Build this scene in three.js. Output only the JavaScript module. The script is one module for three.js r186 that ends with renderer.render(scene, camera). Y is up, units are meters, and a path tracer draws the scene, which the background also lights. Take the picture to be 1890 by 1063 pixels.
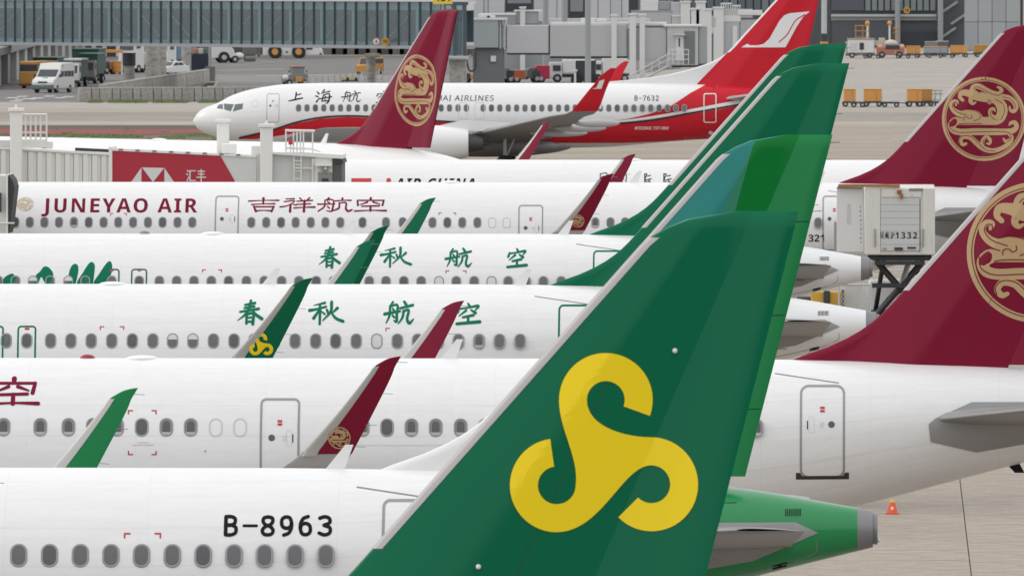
import * as THREE from 'three';
import { mergeGeometries } from 'three/addons/utils/BufferGeometryUtils.js';
import { RoundedBoxGeometry } from 'three/addons/geometries/RoundedBoxGeometry.js';
import { TessellateModifier } from 'three/addons/modifiers/TessellateModifier.js';
import { FontLoader } from 'three/addons/loaders/FontLoader.js';

// ---------------------------------------------------------------- camera, sky, sun, exposure
const scene = new THREE.Scene();
const FOCAL = 22000, EYE = 15.4;                       // a very long lens on a terrace 15.4 m above the apron
const YAW = Math.atan(705 / FOCAL), PITCH = -Math.atan(673.5 / FOCAL);
const camera = new THREE.PerspectiveCamera(2 * Math.atan(531.5 / FOCAL) * 180 / Math.PI, 1024 / 575, 1, 6000);
camera.position.set(0, EYE, 0);
camera.focus = 280; camera.userData.fStop = 11;
camera.rotation.order = 'YXZ';
camera.rotation.set(PITCH, YAW, 0);
scene.add(camera);

const renderer = new THREE.WebGLRenderer({ antialias: true });
renderer.setSize(1024, 575);
renderer.shadowMap.enabled = true;
renderer.toneMapping = THREE.LinearToneMapping;
renderer.toneMappingExposure = 1.44;

{ // overcast sky: one even cloud deck, brighter overhead than at the horizon
  const w = 256, h = 128, data = new Float32Array(w * h * 4);
  for (let j = 0; j < h; j++) {
    const el = ((j + 0.5) / h - 0.5) * Math.PI, s = Math.max(0, Math.sin(el)), L = 0.8 * (1 + 0.12 * s) / 1.12;
    for (let i = 0; i < w; i++) {
      const k = (j * w + i) * 4, n = 1 + 0.03 * Math.sin(i * 0.3 + j * 0.5) * Math.sin(i * 0.0982 * 2) * (s > 0.05 ? 1 : 0);
      data[k] = L * n * 0.985; data[k + 1] = L * n; data[k + 2] = L * n * 1.03; data[k + 3] = 1;
    }
  }
  const t = new THREE.DataTexture(data, w, h, THREE.RGBAFormat, THREE.FloatType);
  t.mapping = THREE.EquirectangularReflectionMapping; t.magFilter = THREE.LinearFilter; t.minFilter = THREE.LinearFilter; t.needsUpdate = true;
  scene.background = t; scene.environment = t;
}
const sun = new THREE.DirectionalLight(0xfff4e6, 0.65);    // the brighter part of the cloud, high on the left
sun.position.set(-480, 350, -275); sun.target.position.set(0, 0, -300);
sun.castShadow = true; sun.shadow.radius = 36; sun.shadow.mapSize.set(4096, 4096);
Object.assign(sun.shadow.camera, { left: -500, right: 500, top: 700, bottom: -700, near: 1, far: 2500 });
scene.add(sun, sun.target);

// ---------------------------------------------------------------- helpers
let seed = 7;
const rnd = () => { seed = (seed * 1664525 + 1013904223) >>> 0; return seed / 4294967296; };
const rr = (a, b) => a + (b - a) * rnd();
const V = (x, y, z) => new THREE.Vector3(x, y, z);
const lerp = (a, b, t) => a + (b - a) * t, clamp = (x, a, b) => Math.min(b, Math.max(a, x));
// survey sheet: bearing marks (u, v) of the site survey turned into metres, at a given depth or on the ground
function bearing(u, v) { return V((u - 945) / FOCAL, -(v - 531.5) / FOCAL, -1).applyAxisAngle(V(1, 0, 0), PITCH).applyAxisAngle(V(0, 1, 0), YAW); }
function at(u, v, depth) { const d = bearing(u, v); return d.multiplyScalar(depth / -d.z).add(V(0, EYE, 0)); }
function onGround(u, v) { const d = bearing(u, v); d.multiplyScalar(-EYE / d.y).add(V(0, EYE, 0)); d.y = 0; return d; }

const lin = (r, g, b) => new THREE.Color().setRGB(r, g, b);
const mat = (c, roughness = 0.6, o = {}) => new THREE.MeshStandardMaterial({ color: Array.isArray(c) ? lin(...c) : c, roughness, side: THREE.DoubleSide, ...o });
const coat = (c, roughness = 0.35, o = {}) => new THREE.MeshPhysicalMaterial({ color: Array.isArray(c) ? lin(...c) : c, roughness, clearcoat: 0.6, clearcoatRoughness: 0.12, side: THREE.DoubleSide, ...o });
const taken = {};
function numbered(n) { taken[n] = (taken[n] ?? -1) + 1; return taken[n] ? n + '_' + String(taken[n]).padStart(3, '0') : n; }
function part(name, geo, m, parent) {
  const o = new THREE.Mesh(Array.isArray(geo) ? join(geo) : geo, m); o.name = name; o.castShadow = o.receiveShadow = true;
  if (parent) parent.add(o); return o;
}
function thing(name, label, category, pos = [0, 0, 0], turn = 0, group) {
  const o = new THREE.Group(); o.name = numbered(name); o.position.set(...(pos.isVector3 ? pos.toArray() : pos)); o.rotation.y = turn;
  o.userData = { label, category }; if (group) o.userData.group = group; scene.add(o); return o;
}
function solid(name, label, category, geo, m, pos, turn, group) {   // a thing that is one mesh
  const o = part(numbered(name), geo, m); if (pos) o.position.set(...(pos.isVector3 ? pos.toArray() : pos)); if (turn) o.rotation.y = turn;
  o.userData = { label, category }; if (group) o.userData.group = group; scene.add(o); return o;
}
function setting(name, geo, m) { const o = part(name, geo, m); o.userData = { kind: 'structure' }; scene.add(o); return o; }
function join(list) {
  const flat = list.map((g) => { const n = g.index ? g.toNonIndexed() : g.clone(); for (const k of Object.keys(n.attributes)) if (!['position', 'normal', 'uv'].includes(k)) n.deleteAttribute(k); if (!n.attributes.uv) n.setAttribute('uv', new THREE.BufferAttribute(new Float32Array(n.attributes.position.count * 2), 2)); if (!n.attributes.normal) n.computeVertexNormals(); return n; });
  return flat.length === 1 ? flat[0] : mergeGeometries(flat);
}
const box = (w, h, d, x = 0, y = 0, z = 0, rz = 0, ry = 0) => new THREE.BoxGeometry(w, h, d).rotateZ(rz).rotateY(ry).translate(x, y, z);
const rbox = (w, h, d, x = 0, y = 0, z = 0, r = 0.05) => new RoundedBoxGeometry(w, h, d, 2, Math.min(r, w / 2.1, h / 2.1, d / 2.1)).translate(x, y, z);
const cyl = (r0, r1, h, x = 0, y = 0, z = 0, axis = 'y', n = 20) => { const g = new THREE.CylinderGeometry(r1, r0, h, n); if (axis === 'x') g.rotateZ(-Math.PI / 2); if (axis === 'z') g.rotateX(Math.PI / 2); return g.translate(x, y, z); };
function bar(p, q, r, n = 8) { const a = V(...p), b = V(...q), g = new THREE.CylinderGeometry(r, r, a.distanceTo(b), n); g.applyQuaternion(new THREE.Quaternion().setFromUnitVectors(V(0, 1, 0), b.clone().sub(a).normalize())); const m = a.add(b).multiplyScalar(0.5); return g.translate(m.x, m.y, m.z); }
// prism: outline of (x, y) pairs pushed along z
function prism(pts, depth, z = 0, bevel = 0) {
  const s = new THREE.Shape(pts.map(([x, y]) => new THREE.Vector2(x, y)));
  return new THREE.ExtrudeGeometry(s, { depth, bevelEnabled: bevel > 0, bevelSize: bevel, bevelThickness: bevel, bevelSegments: 2, steps: 1 }).translate(0, 0, z);
}
function grid(nu, nv, f) { // f(i / nu, j / nv) -> [x, y, z, u, v]
  const pos = [], uv = [], idx = [];
  for (let j = 0; j <= nv; j++) for (let i = 0; i <= nu; i++) { const p = f(i / nu, j / nv); pos.push(p[0], p[1], p[2]); uv.push(p[3] ?? i / nu, p[4] ?? j / nv); }
  for (let j = 0; j < nv; j++) for (let i = 0; i < nu; i++) { const a = j * (nu + 1) + i, b = a + 1, c = a + nu + 1, d = c + 1; idx.push(a, b, c, b, d, c); }
  const g = new THREE.BufferGeometry(); g.setAttribute('position', new THREE.Float32BufferAttribute(pos, 3)); g.setAttribute('uv', new THREE.Float32BufferAttribute(uv, 2)); g.setIndex(idx); g.computeVertexNormals(); return g;
}
function smoothCurve(tab) { // monotone cubic through [[x, y], ...]
  const n = tab.length, d = [], m = [];
  for (let i = 0; i < n - 1; i++) d.push((tab[i + 1][1] - tab[i][1]) / (tab[i + 1][0] - tab[i][0]));
  for (let i = 0; i < n; i++) m.push(i === 0 ? d[0] : i === n - 1 ? d[n - 2] : d[i - 1] * d[i] <= 0 ? 0 : 2 * d[i - 1] * d[i] / (d[i - 1] + d[i]));
  return (x) => {
    if (x <= tab[0][0]) return tab[0][1]; if (x >= tab[n - 1][0]) return tab[n - 1][1];
    let i = 0; while (x > tab[i + 1][0]) i++;
    const h = tab[i + 1][0] - tab[i][0], t = (x - tab[i][0]) / h, t2 = t * t, t3 = t2 * t;
    return (2 * t3 - 3 * t2 + 1) * tab[i][1] + (t3 - 2 * t2 + t) * h * m[i] + (-2 * t3 + 3 * t2) * tab[i + 1][1] + (t3 - t2) * h * m[i + 1];
  };
}
// value noise for the computed textures
function noiseField(n, s) { const a = new Float32Array(n * n); let q = s; for (let i = 0; i < n * n; i++) { q = (q * 1664525 + 1013904223) >>> 0; a[i] = q / 4294967296; } return (x, y) => { const xi = Math.floor(x), yi = Math.floor(y), fx = x - xi, fy = y - yi, sx = fx * fx * (3 - 2 * fx), sy = fy * fy * (3 - 2 * fy), g = (i, j) => a[(((j % n) + n) % n) * n + (((i % n) + n) % n)]; return lerp(lerp(g(xi, yi), g(xi + 1, yi), sx), lerp(g(xi, yi + 1), g(xi + 1, yi + 1), sx), sy); }; }
function texture(w, h, f, srgb = true) {
  const d = new Uint8Array(w * h * 4);
  for (let j = 0; j < h; j++) for (let i = 0; i < w; i++) { const c = f(i, j), k = (j * w + i) * 4; d[k] = clamp(c[0], 0, 255); d[k + 1] = clamp(c[1], 0, 255); d[k + 2] = clamp(c[2], 0, 255); d[k + 3] = 255; }
  const t = new THREE.DataTexture(d, w, h); t.wrapS = t.wrapT = THREE.RepeatWrapping; t.magFilter = THREE.LinearFilter; t.minFilter = THREE.LinearMipmapLinearFilter; t.generateMipmaps = true; if (srgb) t.colorSpace = THREE.SRGBColorSpace; t.needsUpdate = true; return t;
}

// flat outlines and brush strokes as triangles in a plane: arrays of [x, y]
function fill(shape, edge = 0.15, segs = 14) {
  let g = new THREE.ShapeGeometry(shape, segs).toNonIndexed(); g = new TessellateModifier(edge, 7).modify(g);
  const p = g.attributes.position, out = []; for (let i = 0; i < p.count; i++) out.push([p.getX(i), p.getY(i)]); return out;
}
const outline = (pts) => { const s = new THREE.Shape(); pts.forEach(([x, y], i) => (i ? s.lineTo(x, y) : s.moveTo(x, y))); return s; };
function smoothOutline(pts, n = 6) { // closed smooth outline through points
  const c = new THREE.CatmullRomCurve3(pts.map(([x, y]) => V(x, y, 0)), true, 'catmullrom', 0.5); return outline(c.getPoints(pts.length * n).slice(0, -1).map((p) => [p.x, p.y]));
}
function stroke(pts, round = true, per = 6) { // pts [[x, y, width], ...]
  const out = [];
  let P = pts;
  if (pts.length > 2) { const c = new THREE.CatmullRomCurve3(pts.map((p) => V(p[0], p[1], p[2])), false, 'centripetal'); P = c.getPoints((pts.length - 1) * per).map((p) => [p.x, p.y, p.z]); }
  else { P = []; const [a, b] = pts, n = 5; for (let i = 0; i <= n; i++) P.push([0, 1, 2].map((k) => lerp(a[k], b[k], i / n))); }
  const L = [], R = [];
  for (let i = 0; i < P.length; i++) {
    const a = P[Math.max(0, i - 1)], b = P[Math.min(P.length - 1, i + 1)]; let dx = b[0] - a[0], dy = b[1] - a[1]; const l = Math.hypot(dx, dy) || 1; dx /= l; dy /= l; const w = P[i][2] / 2;
    L.push([P[i][0] - dy * w, P[i][1] + dx * w]); R.push([P[i][0] + dy * w, P[i][1] - dx * w]);
  }
  for (let i = 0; i < P.length - 1; i++) out.push(L[i], R[i], R[i + 1], L[i], R[i + 1], L[i + 1]);
  if (round) for (const e of [0, P.length - 1]) { const n = 8, s = e ? -1 : 1, c = P[e], a0 = Math.atan2(L[e][1] - c[1], L[e][0] - c[0]), w = c[2] / 2; for (let k = 0; k < n; k++) { const a = a0 + s * Math.PI * k / n, b = a0 + s * Math.PI * (k + 1) / n; out.push([c[0], c[1]], [c[0] + Math.cos(a) * w, c[1] + Math.sin(a) * w], [c[0] + Math.cos(b) * w, c[1] + Math.sin(b) * w]); } }
  return out;
}
function ringStroke(cx, cy, rx, ry, w, n = 40) { const out = []; for (let i = 0; i < n; i++) { const a = i / n * 2 * Math.PI, b = (i + 1) / n * 2 * Math.PI, p = (t, o) => [cx + Math.cos(t) * (rx + o), cy + Math.sin(t) * (ry + o)]; out.push(p(a, -w / 2), p(a, w / 2), p(b, w / 2), p(a, -w / 2), p(b, w / 2), p(b, -w / 2)); } return out; }
function roundRect(x0, y0, x1, y1, r, n = 6) { const o = []; for (const [cx, cy, a] of [[x1 - r, y1 - r, 0], [x0 + r, y1 - r, 90], [x0 + r, y0 + r, 180], [x1 - r, y0 + r, 270]]) for (let k = 0; k <= n; k++) { const t = (a + 90 * k / n) * Math.PI / 180; o.push([cx + Math.cos(t) * r, cy + Math.sin(t) * r]); } return o; }
function band(loopA, loopB) { const out = [], n = loopA.length; for (let i = 0; i < n; i++) { const j = (i + 1) % n; out.push(loopA[i], loopB[i], loopB[j], loopA[i], loopB[j], loopA[j]); } return out; }
function frameOutline(x0, y0, x1, y1, r, w) { // split long sides so that it can wrap a curved skin
  const dense = (l) => { const o = []; l.forEach((p, i) => { const q = l[(i + 1) % l.length]; const n = Math.max(1, Math.round(Math.hypot(q[0] - p[0], q[1] - p[1]) / 0.12)); for (let k = 0; k < n; k++) o.push([lerp(p[0], q[0], k / n), lerp(p[1], q[1], k / n)]); }); return o; };
  const a = roundRect(x0, y0, x1, y1, r), A = [], B = [], ins = roundRect(x0 + w, y0 + w, x1 - w, y1 - w, Math.max(0.01, r - w));
  for (let i = 0; i < a.length; i++) { const j = (i + 1) % a.length, n = Math.max(1, Math.round(Math.hypot(a[j][0] - a[i][0], a[j][1] - a[i][1]) / 0.12)); for (let k = 0; k < n; k++) { A.push([lerp(a[i][0], a[j][0], k / n), lerp(a[i][1], a[j][1], k / n)]); B.push([lerp(ins[i][0], ins[j][0], k / n), lerp(ins[i][1], ins[j][1], k / n)]); } }
  return band(A, B);
}
// lay flat triangles onto a surface: lift(x, y, proud) -> [x, y, z]; layers is a list of triangle lists, each a little prouder than the last
function lay(layers, lift, proud = 0.004, step = 0.0006) {
  const pos = [], uv = [];
  layers.forEach((tris, k) => { for (let i = 0; i < tris.length; i += 3) { let [a, b, c] = [tris[i], tris[i + 1], tris[i + 2]]; if ((b[0] - a[0]) * (c[1] - a[1]) - (b[1] - a[1]) * (c[0] - a[0]) < 0) [b, c] = [c, b]; for (const q of [a, b, c]) { pos.push(...lift(q[0], q[1], proud + k * step)); uv.push(q[0], q[1]); } } });
  const g = new THREE.BufferGeometry(); g.setAttribute('position', new THREE.Float32BufferAttribute(pos, 3)); g.setAttribute('uv', new THREE.Float32BufferAttribute(uv, 2)); g.computeVertexNormals(); return g;
}
const font = await new FontLoader().loadAsync('fonts/droid/droid_sans_bold.typeface.json');
const fontRegular = await new FontLoader().loadAsync('fonts/droid/droid_sans_regular.typeface.json');
function words(text, x0, y0, x1, y1, o = {}) { // lettering fitted into a box (y1 = cap height line), as triangle lists, one for each letter
  const f = o.font ?? font, letters = []; let x = 0;
  for (const ch of text) { const sh = f.generateShapes(ch, 1); const gw = f.data.glyphs[ch].ha / f.data.resolution; if (ch !== ' ') letters.push([sh, x]); x += gw + (o.space ?? 0); }
  let lo = 1e9, hi = -1e9, cap = 0.001; const polys = letters.map(([sh, dx]) => sh.map((s) => { const g = new THREE.ShapeGeometry(s, 6).toNonIndexed(), p = g.attributes.position, out = []; for (let i = 0; i < p.count; i++) { const q = [p.getX(i) + dx, p.getY(i)]; lo = Math.min(lo, q[0]); hi = Math.max(hi, q[0]); cap = Math.max(cap, q[1]); out.push(q); } return out; }));
  return polys.map((list) => list.flatMap((tris) => tris.map(([a, b]) => { const t = b / cap; return [lerp(x0, x1, (a - lo) / (hi - lo)) + (o.lean ?? 0) * t * (y1 - y0), lerp(y0, y1, t)]; })));
}
function split(tris, edge) { // cut triangles down so that they can wrap a curve
  const g = new THREE.BufferGeometry(); g.setAttribute('position', new THREE.Float32BufferAttribute(tris.flatMap(([a, b]) => [a, b, 0]), 3));
  const p = new TessellateModifier(edge, 6).modify(g).attributes.position, out = []; for (let i = 0; i < p.count; i++) out.push([p.getX(i), p.getY(i)]); return out;
}
// ---------------------------------------------------------------- brush characters, in a box of 100 x 100, y down, third number the stroke's width
const GLYPHS = {
  spring: [[[30, 18, 7], [68, 10, 9]], [[28, 31, 7], [66, 24, 8]], [[12, 47, 7], [84, 34, 9]], [[52, 0, 8], [47, 30, 9], [32, 58, 8], [2, 84, 2]], [[58, 38, 4], [74, 58, 9], [98, 76, 11]], [[38, 56, 8], [38, 96, 8]], [[38, 57, 8], [63, 54, 8], [63, 98, 10]], [[40, 72, 6], [60, 70, 6]], [[40, 89, 7], [60, 87, 7]]],
  autumn: [[[12, 16, 3], [44, 5, 9]], [[0, 38, 11], [20, 33, 8], [48, 22, 8]], [[30, 12, 8], [31, 60, 9], [31, 99, 8]], [[27, 40, 7], [13, 72, 11]], [[33, 40, 4], [45, 54, 7]], [[51, 36, 8], [57, 56, 8]], [[82, 28, 10], [68, 48, 5]], [[64, 2, 10], [63, 42, 9], [40, 82, 4]], [[62, 42, 5], [78, 72, 9], [100, 86, 10]]],
  sail: [[[27, 2, 8], [16, 22, 4]], [[18, 19, 8], [17, 60, 8], [6, 94, 4]], [[18, 21, 7], [42, 14, 8], [42, 60, 9], [41, 88, 9], [32, 82, 4]], [[27, 30, 6], [33, 40, 8]], [[27, 60, 6], [33, 68, 8]], [[0, 54, 10], [52, 42, 8]], [[66, 0, 8], [73, 13, 10]], [[53, 29, 8], [96, 15, 9]], [[65, 40, 8], [62, 68, 8], [48, 96, 4]], [[64, 42, 7], [82, 36, 8], [78, 78, 9], [86, 94, 10], [100, 76, 4]]],
  empty: [[[47, 0, 6], [54, 14, 11]], [[13, 22, 7], [7, 42, 10]], [[14, 26, 7], [50, 20, 7], [90, 13, 10], [76, 34, 4]], [[40, 34, 9], [12, 60, 4]], [[60, 31, 6], [78, 45, 11]], [[28, 66, 8], [70, 56, 10]], [[49, 60, 9], [50, 90, 9]], [[4, 97, 10], [96, 87, 12]]],
  luckyWide: [[[0, 25, 9], [50, 20, 5], [98, 20, 10]], [[48, 6, 15], [48, 44, 10]], [[10, 49, 8], [50, 44, 6], [86, 43, 9]], [[17, 62, 10], [25, 97, 12]], [[83, 62, 10], [76, 97, 12]], [[17, 65, 8], [83, 64, 8]], [[22, 93, 9], [50, 90, 6], [78, 93, 9]]],
  auspiciousWide: [[[16, 10, 6], [40, 9, 9]], [[12, 29, 8], [42, 24, 6], [22, 56, 7], [0, 66, 9]], [[30, 50, 12], [29, 98, 14]], [[36, 46, 5], [46, 54, 8]], [[56, 4, 9], [63, 20, 6]], [[84, 3, 10], [76, 20, 6]], [[48, 26, 7], [93, 20, 8]], [[47, 48, 7], [88, 44, 7]], [[40, 73, 8], [70, 68, 6], [100, 67, 11]], [[70, 22, 12], [69, 98, 14]]],
  sailWide: [[[32, 4, 11], [24, 16, 5]], [[20, 18, 7], [20, 60, 10], [2, 96, 8]], [[20, 19, 7], [44, 18, 8], [44, 70, 11], [40, 96, 9], [26, 92, 5]], [[0, 47, 9], [50, 45, 6]], [[28, 28, 7], [34, 38, 9]], [[28, 62, 7], [34, 74, 9]], [[71, 6, 12], [71, 18, 10]], [[50, 24, 8], [74, 20, 6], [96, 20, 9]], [[62, 38, 9], [62, 72, 10], [44, 93, 7]], [[62, 38, 6], [82, 38, 9], [82, 78, 11], [88, 95, 11], [100, 86, 9]]],
  emptyWide: [[[50, 5, 15], [50, 16, 12]], [[8, 22, 10], [10, 54, 12]], [[8, 20, 8], [92, 20, 8]], [[92, 20, 10], [88, 54, 12]], [[40, 32, 10], [16, 50, 5]], [[58, 32, 10], [80, 46, 5]], [[22, 61, 8], [78, 58, 9]], [[50, 60, 11], [50, 92, 13]], [[0, 95, 9], [50, 90, 6], [100, 92, 11]]],
  above: [[[54, 0, 16], [52, 30, 15], [48, 66, 12]], [[54, 30, 9], [86, 14, 14]], [[0, 92, 10], [40, 78, 16], [100, 58, 14]]],
  sea: [[[10, 14, 7], [22, 28, 12]], [[2, 44, 8], [16, 50, 11]], [[8, 88, 12], [26, 58, 4]], [[54, 0, 11], [36, 30, 5]], [[46, 22, 6], [88, 10, 9]], [[50, 36, 8], [42, 82, 9]], [[50, 37, 7], [86, 30, 9], [78, 92, 11], [64, 100, 4]], [[26, 66, 8], [100, 50, 8]], [[58, 44, 6], [64, 53, 9]], [[58, 70, 6], [64, 79, 9]], [[42, 84, 7], [78, 79, 7]]],
  gather: [[[10, 6, 8], [24, 18, 8]], [[4, 34, 8], [18, 46, 8]], [[8, 96, 8], [26, 62, 8]], [[36, 10, 8], [98, 10, 8]], [[40, 8, 9], [40, 92, 9]], [[36, 92, 8], [98, 92, 8]]],
  abundant: [[[14, 14, 9], [86, 14, 9]], [[20, 38, 9], [80, 38, 9]], [[2, 64, 9], [98, 64, 9]], [[50, 0, 9], [50, 100, 9]]],
  people: [[[16, 8, 9], [84, 8, 9], [84, 36, 9], [16, 36, 9]], [[18, 8, 9], [18, 90, 9], [40, 82, 9]], [[16, 60, 9], [92, 58, 9]], [[56, 38, 9], [66, 76, 9], [92, 96, 9]]],
  river: [[[10, 10, 10], [24, 22, 10]], [[4, 40, 10], [18, 50, 10]], [[8, 96, 10], [26, 66, 10]], [[64, 2, 10], [70, 14, 10]], [[44, 24, 9], [90, 24, 9], [90, 54, 9], [46, 54, 9]], [[44, 24, 9], [44, 64, 9], [34, 96, 9]]],
  country: [[[12, 6, 7], [12, 98, 7]], [[12, 8, 6], [88, 4, 7], [90, 96, 8]], [[28, 28, 6], [72, 24, 6]], [[30, 50, 6], [70, 47, 6]], [[50, 28, 6], [50, 76, 6]], [[24, 78, 6], [76, 74, 6]]],
  border: [[[20, 4, 8], [20, 98, 7]], [[20, 6, 7], [44, 4, 7], [26, 40, 6], [42, 56, 6], [24, 64, 6]], [[54, 20, 7], [88, 14, 7]], [[48, 46, 7], [98, 38, 7]], [[72, 44, 8], [70, 94, 8]], [[56, 60, 7], [46, 84, 5]], [[84, 58, 6], [96, 78, 9]]],
  // figures and capitals of the registrations, one even line
  'B': [[[18, 7, 15], [18, 93, 15]], [[18, 5, 14], [50, 5, 14], [74, 14, 14], [74, 36, 14], [50, 47, 14], [18, 47, 14]], [[18, 47, 14], [54, 47, 14], [80, 58, 14], [80, 84, 14], [54, 95, 14], [18, 95, 14]]],
  '-': [[[4, 50, 11], [96, 50, 11]]],
  '8': [[[50, 6, 14], [24, 12, 14], [20, 28, 14], [34, 44, 14], [66, 54, 14], [84, 74, 14], [72, 92, 14], [50, 95, 14]], [[50, 6, 14], [76, 12, 14], [80, 28, 14], [66, 44, 14], [34, 54, 14], [16, 74, 14], [28, 92, 14], [50, 95, 14]]],
  '9': [[[80, 32, 14], [70, 12, 14], [48, 6, 14], [24, 14, 14], [18, 34, 14], [26, 54, 14], [50, 62, 14], [74, 54, 14], [81, 34, 14], [80, 60, 14], [64, 86, 14], [34, 96, 14]]],
  '6': [[[20, 68, 14], [30, 88, 14], [52, 94, 14], [76, 86, 14], [82, 66, 14], [74, 46, 14], [50, 38, 14], [26, 46, 14], [19, 66, 14], [20, 40, 14], [36, 14, 14], [66, 4, 14]]],
  '3': [[[18, 12, 14], [48, 5, 14], [76, 14, 14], [78, 34, 14], [44, 47, 14]], [[44, 47, 14], [80, 60, 14], [80, 84, 14], [50, 95, 14], [16, 86, 14]]],
  '7': [[[12, 6, 14], [84, 6, 14]], [[84, 8, 14], [40, 96, 14]]],
  '2': [[[18, 22, 14], [32, 7, 14], [66, 7, 14], [80, 28, 14], [62, 54, 14], [18, 93, 14]], [[16, 94, 14], [86, 94, 14]]],
  '1': [[[24, 24, 14], [52, 6, 14]], [[52, 4, 14], [52, 98, 14]]],
};
// triangle lists of one character in the box x0..x1, y0 (bottom) .. y1 (top); the width of the strokes goes by the height
const glyph = (key, x0, y0, x1, y1, weight = 1) => GLYPHS[key].map((s) => stroke(s.map(([x, y, w]) => [lerp(x0, x1, x / 100), lerp(y1, y0, y / 100), w / 100 * (y1 - y0) * weight]), true, 5));

// three-armed hook emblem, unit circle about its middle, y up: bands of the hooks and the body between them
function hookEmblem() {
  const K = 1 / 170, c = [1117, 842], q = ([x, y]) => [(x - c[0]) * K, -(y - c[1]) * K], layers = [];
  for (const [cx, cy, a0, a1] of [[1119, 737, 20, -182], [1203.7, 893.5, 135, -92], [1028, 895.5, 262, 88]]) {
    const A = [], B = [], n = 36; for (let k = 0; k <= n; k++) { const a = lerp(a0, a1, k / n) * Math.PI / 180; A.push(q([cx + 87 * Math.cos(a), cy + 87 * Math.sin(a)])); B.push(q([cx + 35 * Math.cos(a), cy + 35 * Math.sin(a)])); }
    const t = []; for (let k = 0; k < n; k++) t.push(A[k], B[k], B[k + 1], A[k], B[k + 1], A[k + 1]); layers.push(t);
  }
  const s = new THREE.Shape(), m = (p) => q(p); s.moveTo(...m([1032, 737])); s.lineTo(...m([1084, 737]));
  s.bezierCurveTo(...m([1084, 785]), ...m([1150, 806]), ...m([1204, 806.5])); s.lineTo(...m([1203.7, 858.5]));
  s.bezierCurveTo(...m([1150, 858]), ...m([1112, 982]), ...m([1028, 982.5])); s.lineTo(...m([1028, 930.5]));
  s.bezierCurveTo(...m([1048, 930]), ...m([1063, 915]), ...m([1063, 895])); s.bezierCurveTo(...m([1070, 845]), ...m([1032, 790]), ...m([1032, 737]));
  const g = new THREE.ShapeGeometry(s, 24).toNonIndexed().attributes.position, body = []; for (let i = 0; i < g.count; i++) body.push([g.getX(i), g.getY(i)]);
  layers.push(body); return layers;
}
// coiled beast emblem inside a ring, unit circle, y up: { gold: layers, line: layers }
function beastEmblem() {
  const q = (p) => [(p[0] - 519) / 451, -(p[1] - 533) / 451, (p[2] ?? 6) / 451], S = (pts) => stroke(pts.map(q), true, 7);
  const gold = [ringStroke(0, 0, 0.945, 0.945, 0.1, 72),
    S([[292, 332, 34], [262, 300, 40], [278, 256, 56], [345, 256, 74], [430, 282, 100], [540, 306, 96], [640, 326, 92], [704, 390, 112], [716, 455, 112], [680, 532, 104], [580, 556, 94], [440, 556, 84], [300, 556, 84], [215, 560, 92], [176, 596, 84], [190, 648, 72], [250, 670, 70], [420, 668, 74], [600, 670, 72], [760, 668, 64], [838, 652, 56], [868, 610, 50], [848, 570, 44], [806, 576, 34], [790, 598, 18]]),
    S([[392, 290, 60], [376, 345, 44], [400, 368, 34], [430, 356, 18]]), S([[392, 232, 60], [412, 188, 54], [462, 184, 58], [540, 222, 54], [610, 254, 50], [676, 262, 44], [708, 232, 42], [690, 202, 32], [664, 192, 20]]),
    S([[700, 296, 60], [780, 306, 52], [842, 352, 54], [862, 412, 50], [834, 452, 40], [800, 436, 28], [794, 402, 18]]), S([[575, 350, 52], [577, 352, 52]]), S([[640, 530, 60], [592, 492, 44], [588, 440, 40], [622, 424, 30], [640, 450, 16]]),
    S([[222, 382, 26], [232, 352, 38], [196, 346, 40], [168, 386, 42], [196, 440, 52], [262, 478, 66], [360, 478, 92], [440, 494, 90], [480, 530, 70]]),
    S([[330, 796, 26], [296, 806, 38], [266, 770, 42], [296, 726, 44], [372, 732, 50], [436, 786, 56], [510, 846, 56], [610, 872, 50], [716, 842, 46], [796, 784, 46], [816, 728, 40], [790, 690, 40]]), S([[728, 742, 18], [752, 772, 34], [796, 760, 40]]),
    S([[500, 830, 50], [508, 762, 40], [548, 726, 40], [588, 762, 34], [578, 800, 24], [550, 792, 16]])];
  const line = [ringStroke(0, 0, 0.925, 0.925, 0.012, 72), S([[405, 215], [440, 188], [520, 222], [620, 270], [690, 276], [720, 240]]), S([[640, 320], [720, 372], [740, 450], [700, 540]]), S([[715, 296], [800, 320], [850, 380], [852, 420]]),
    S([[598, 352], [578, 330], [556, 348], [572, 368], [584, 352]]), S([[600, 440], [590, 490], [630, 535], [668, 540]]), S([[230, 400], [232, 362], [200, 356], [182, 390], [220, 448], [330, 492]]), S([[274, 428], [400, 438], [470, 470], [484, 520], [410, 554]]), S([[300, 548], [304, 518], [340, 512], [360, 530], [388, 516], [384, 490]]), S([[200, 500], [280, 520]]),
    S([[500, 582], [300, 582], [246, 594], [256, 622]]), S([[150, 560], [160, 630], [230, 672], [420, 672], [720, 668], [800, 690], [806, 742], [770, 774]]), S([[262, 800], [252, 760], [292, 716], [380, 722], [460, 790], [540, 862], [640, 876]]), S([[516, 800], [516, 762], [550, 738]]),
    S([[262, 612, 34], [420, 612, 32], [600, 610, 26], [660, 600, 8]]), S([[452, 226, 8], [468, 238, 24], [490, 240, 4]])];
  return { gold, line };
}
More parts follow.
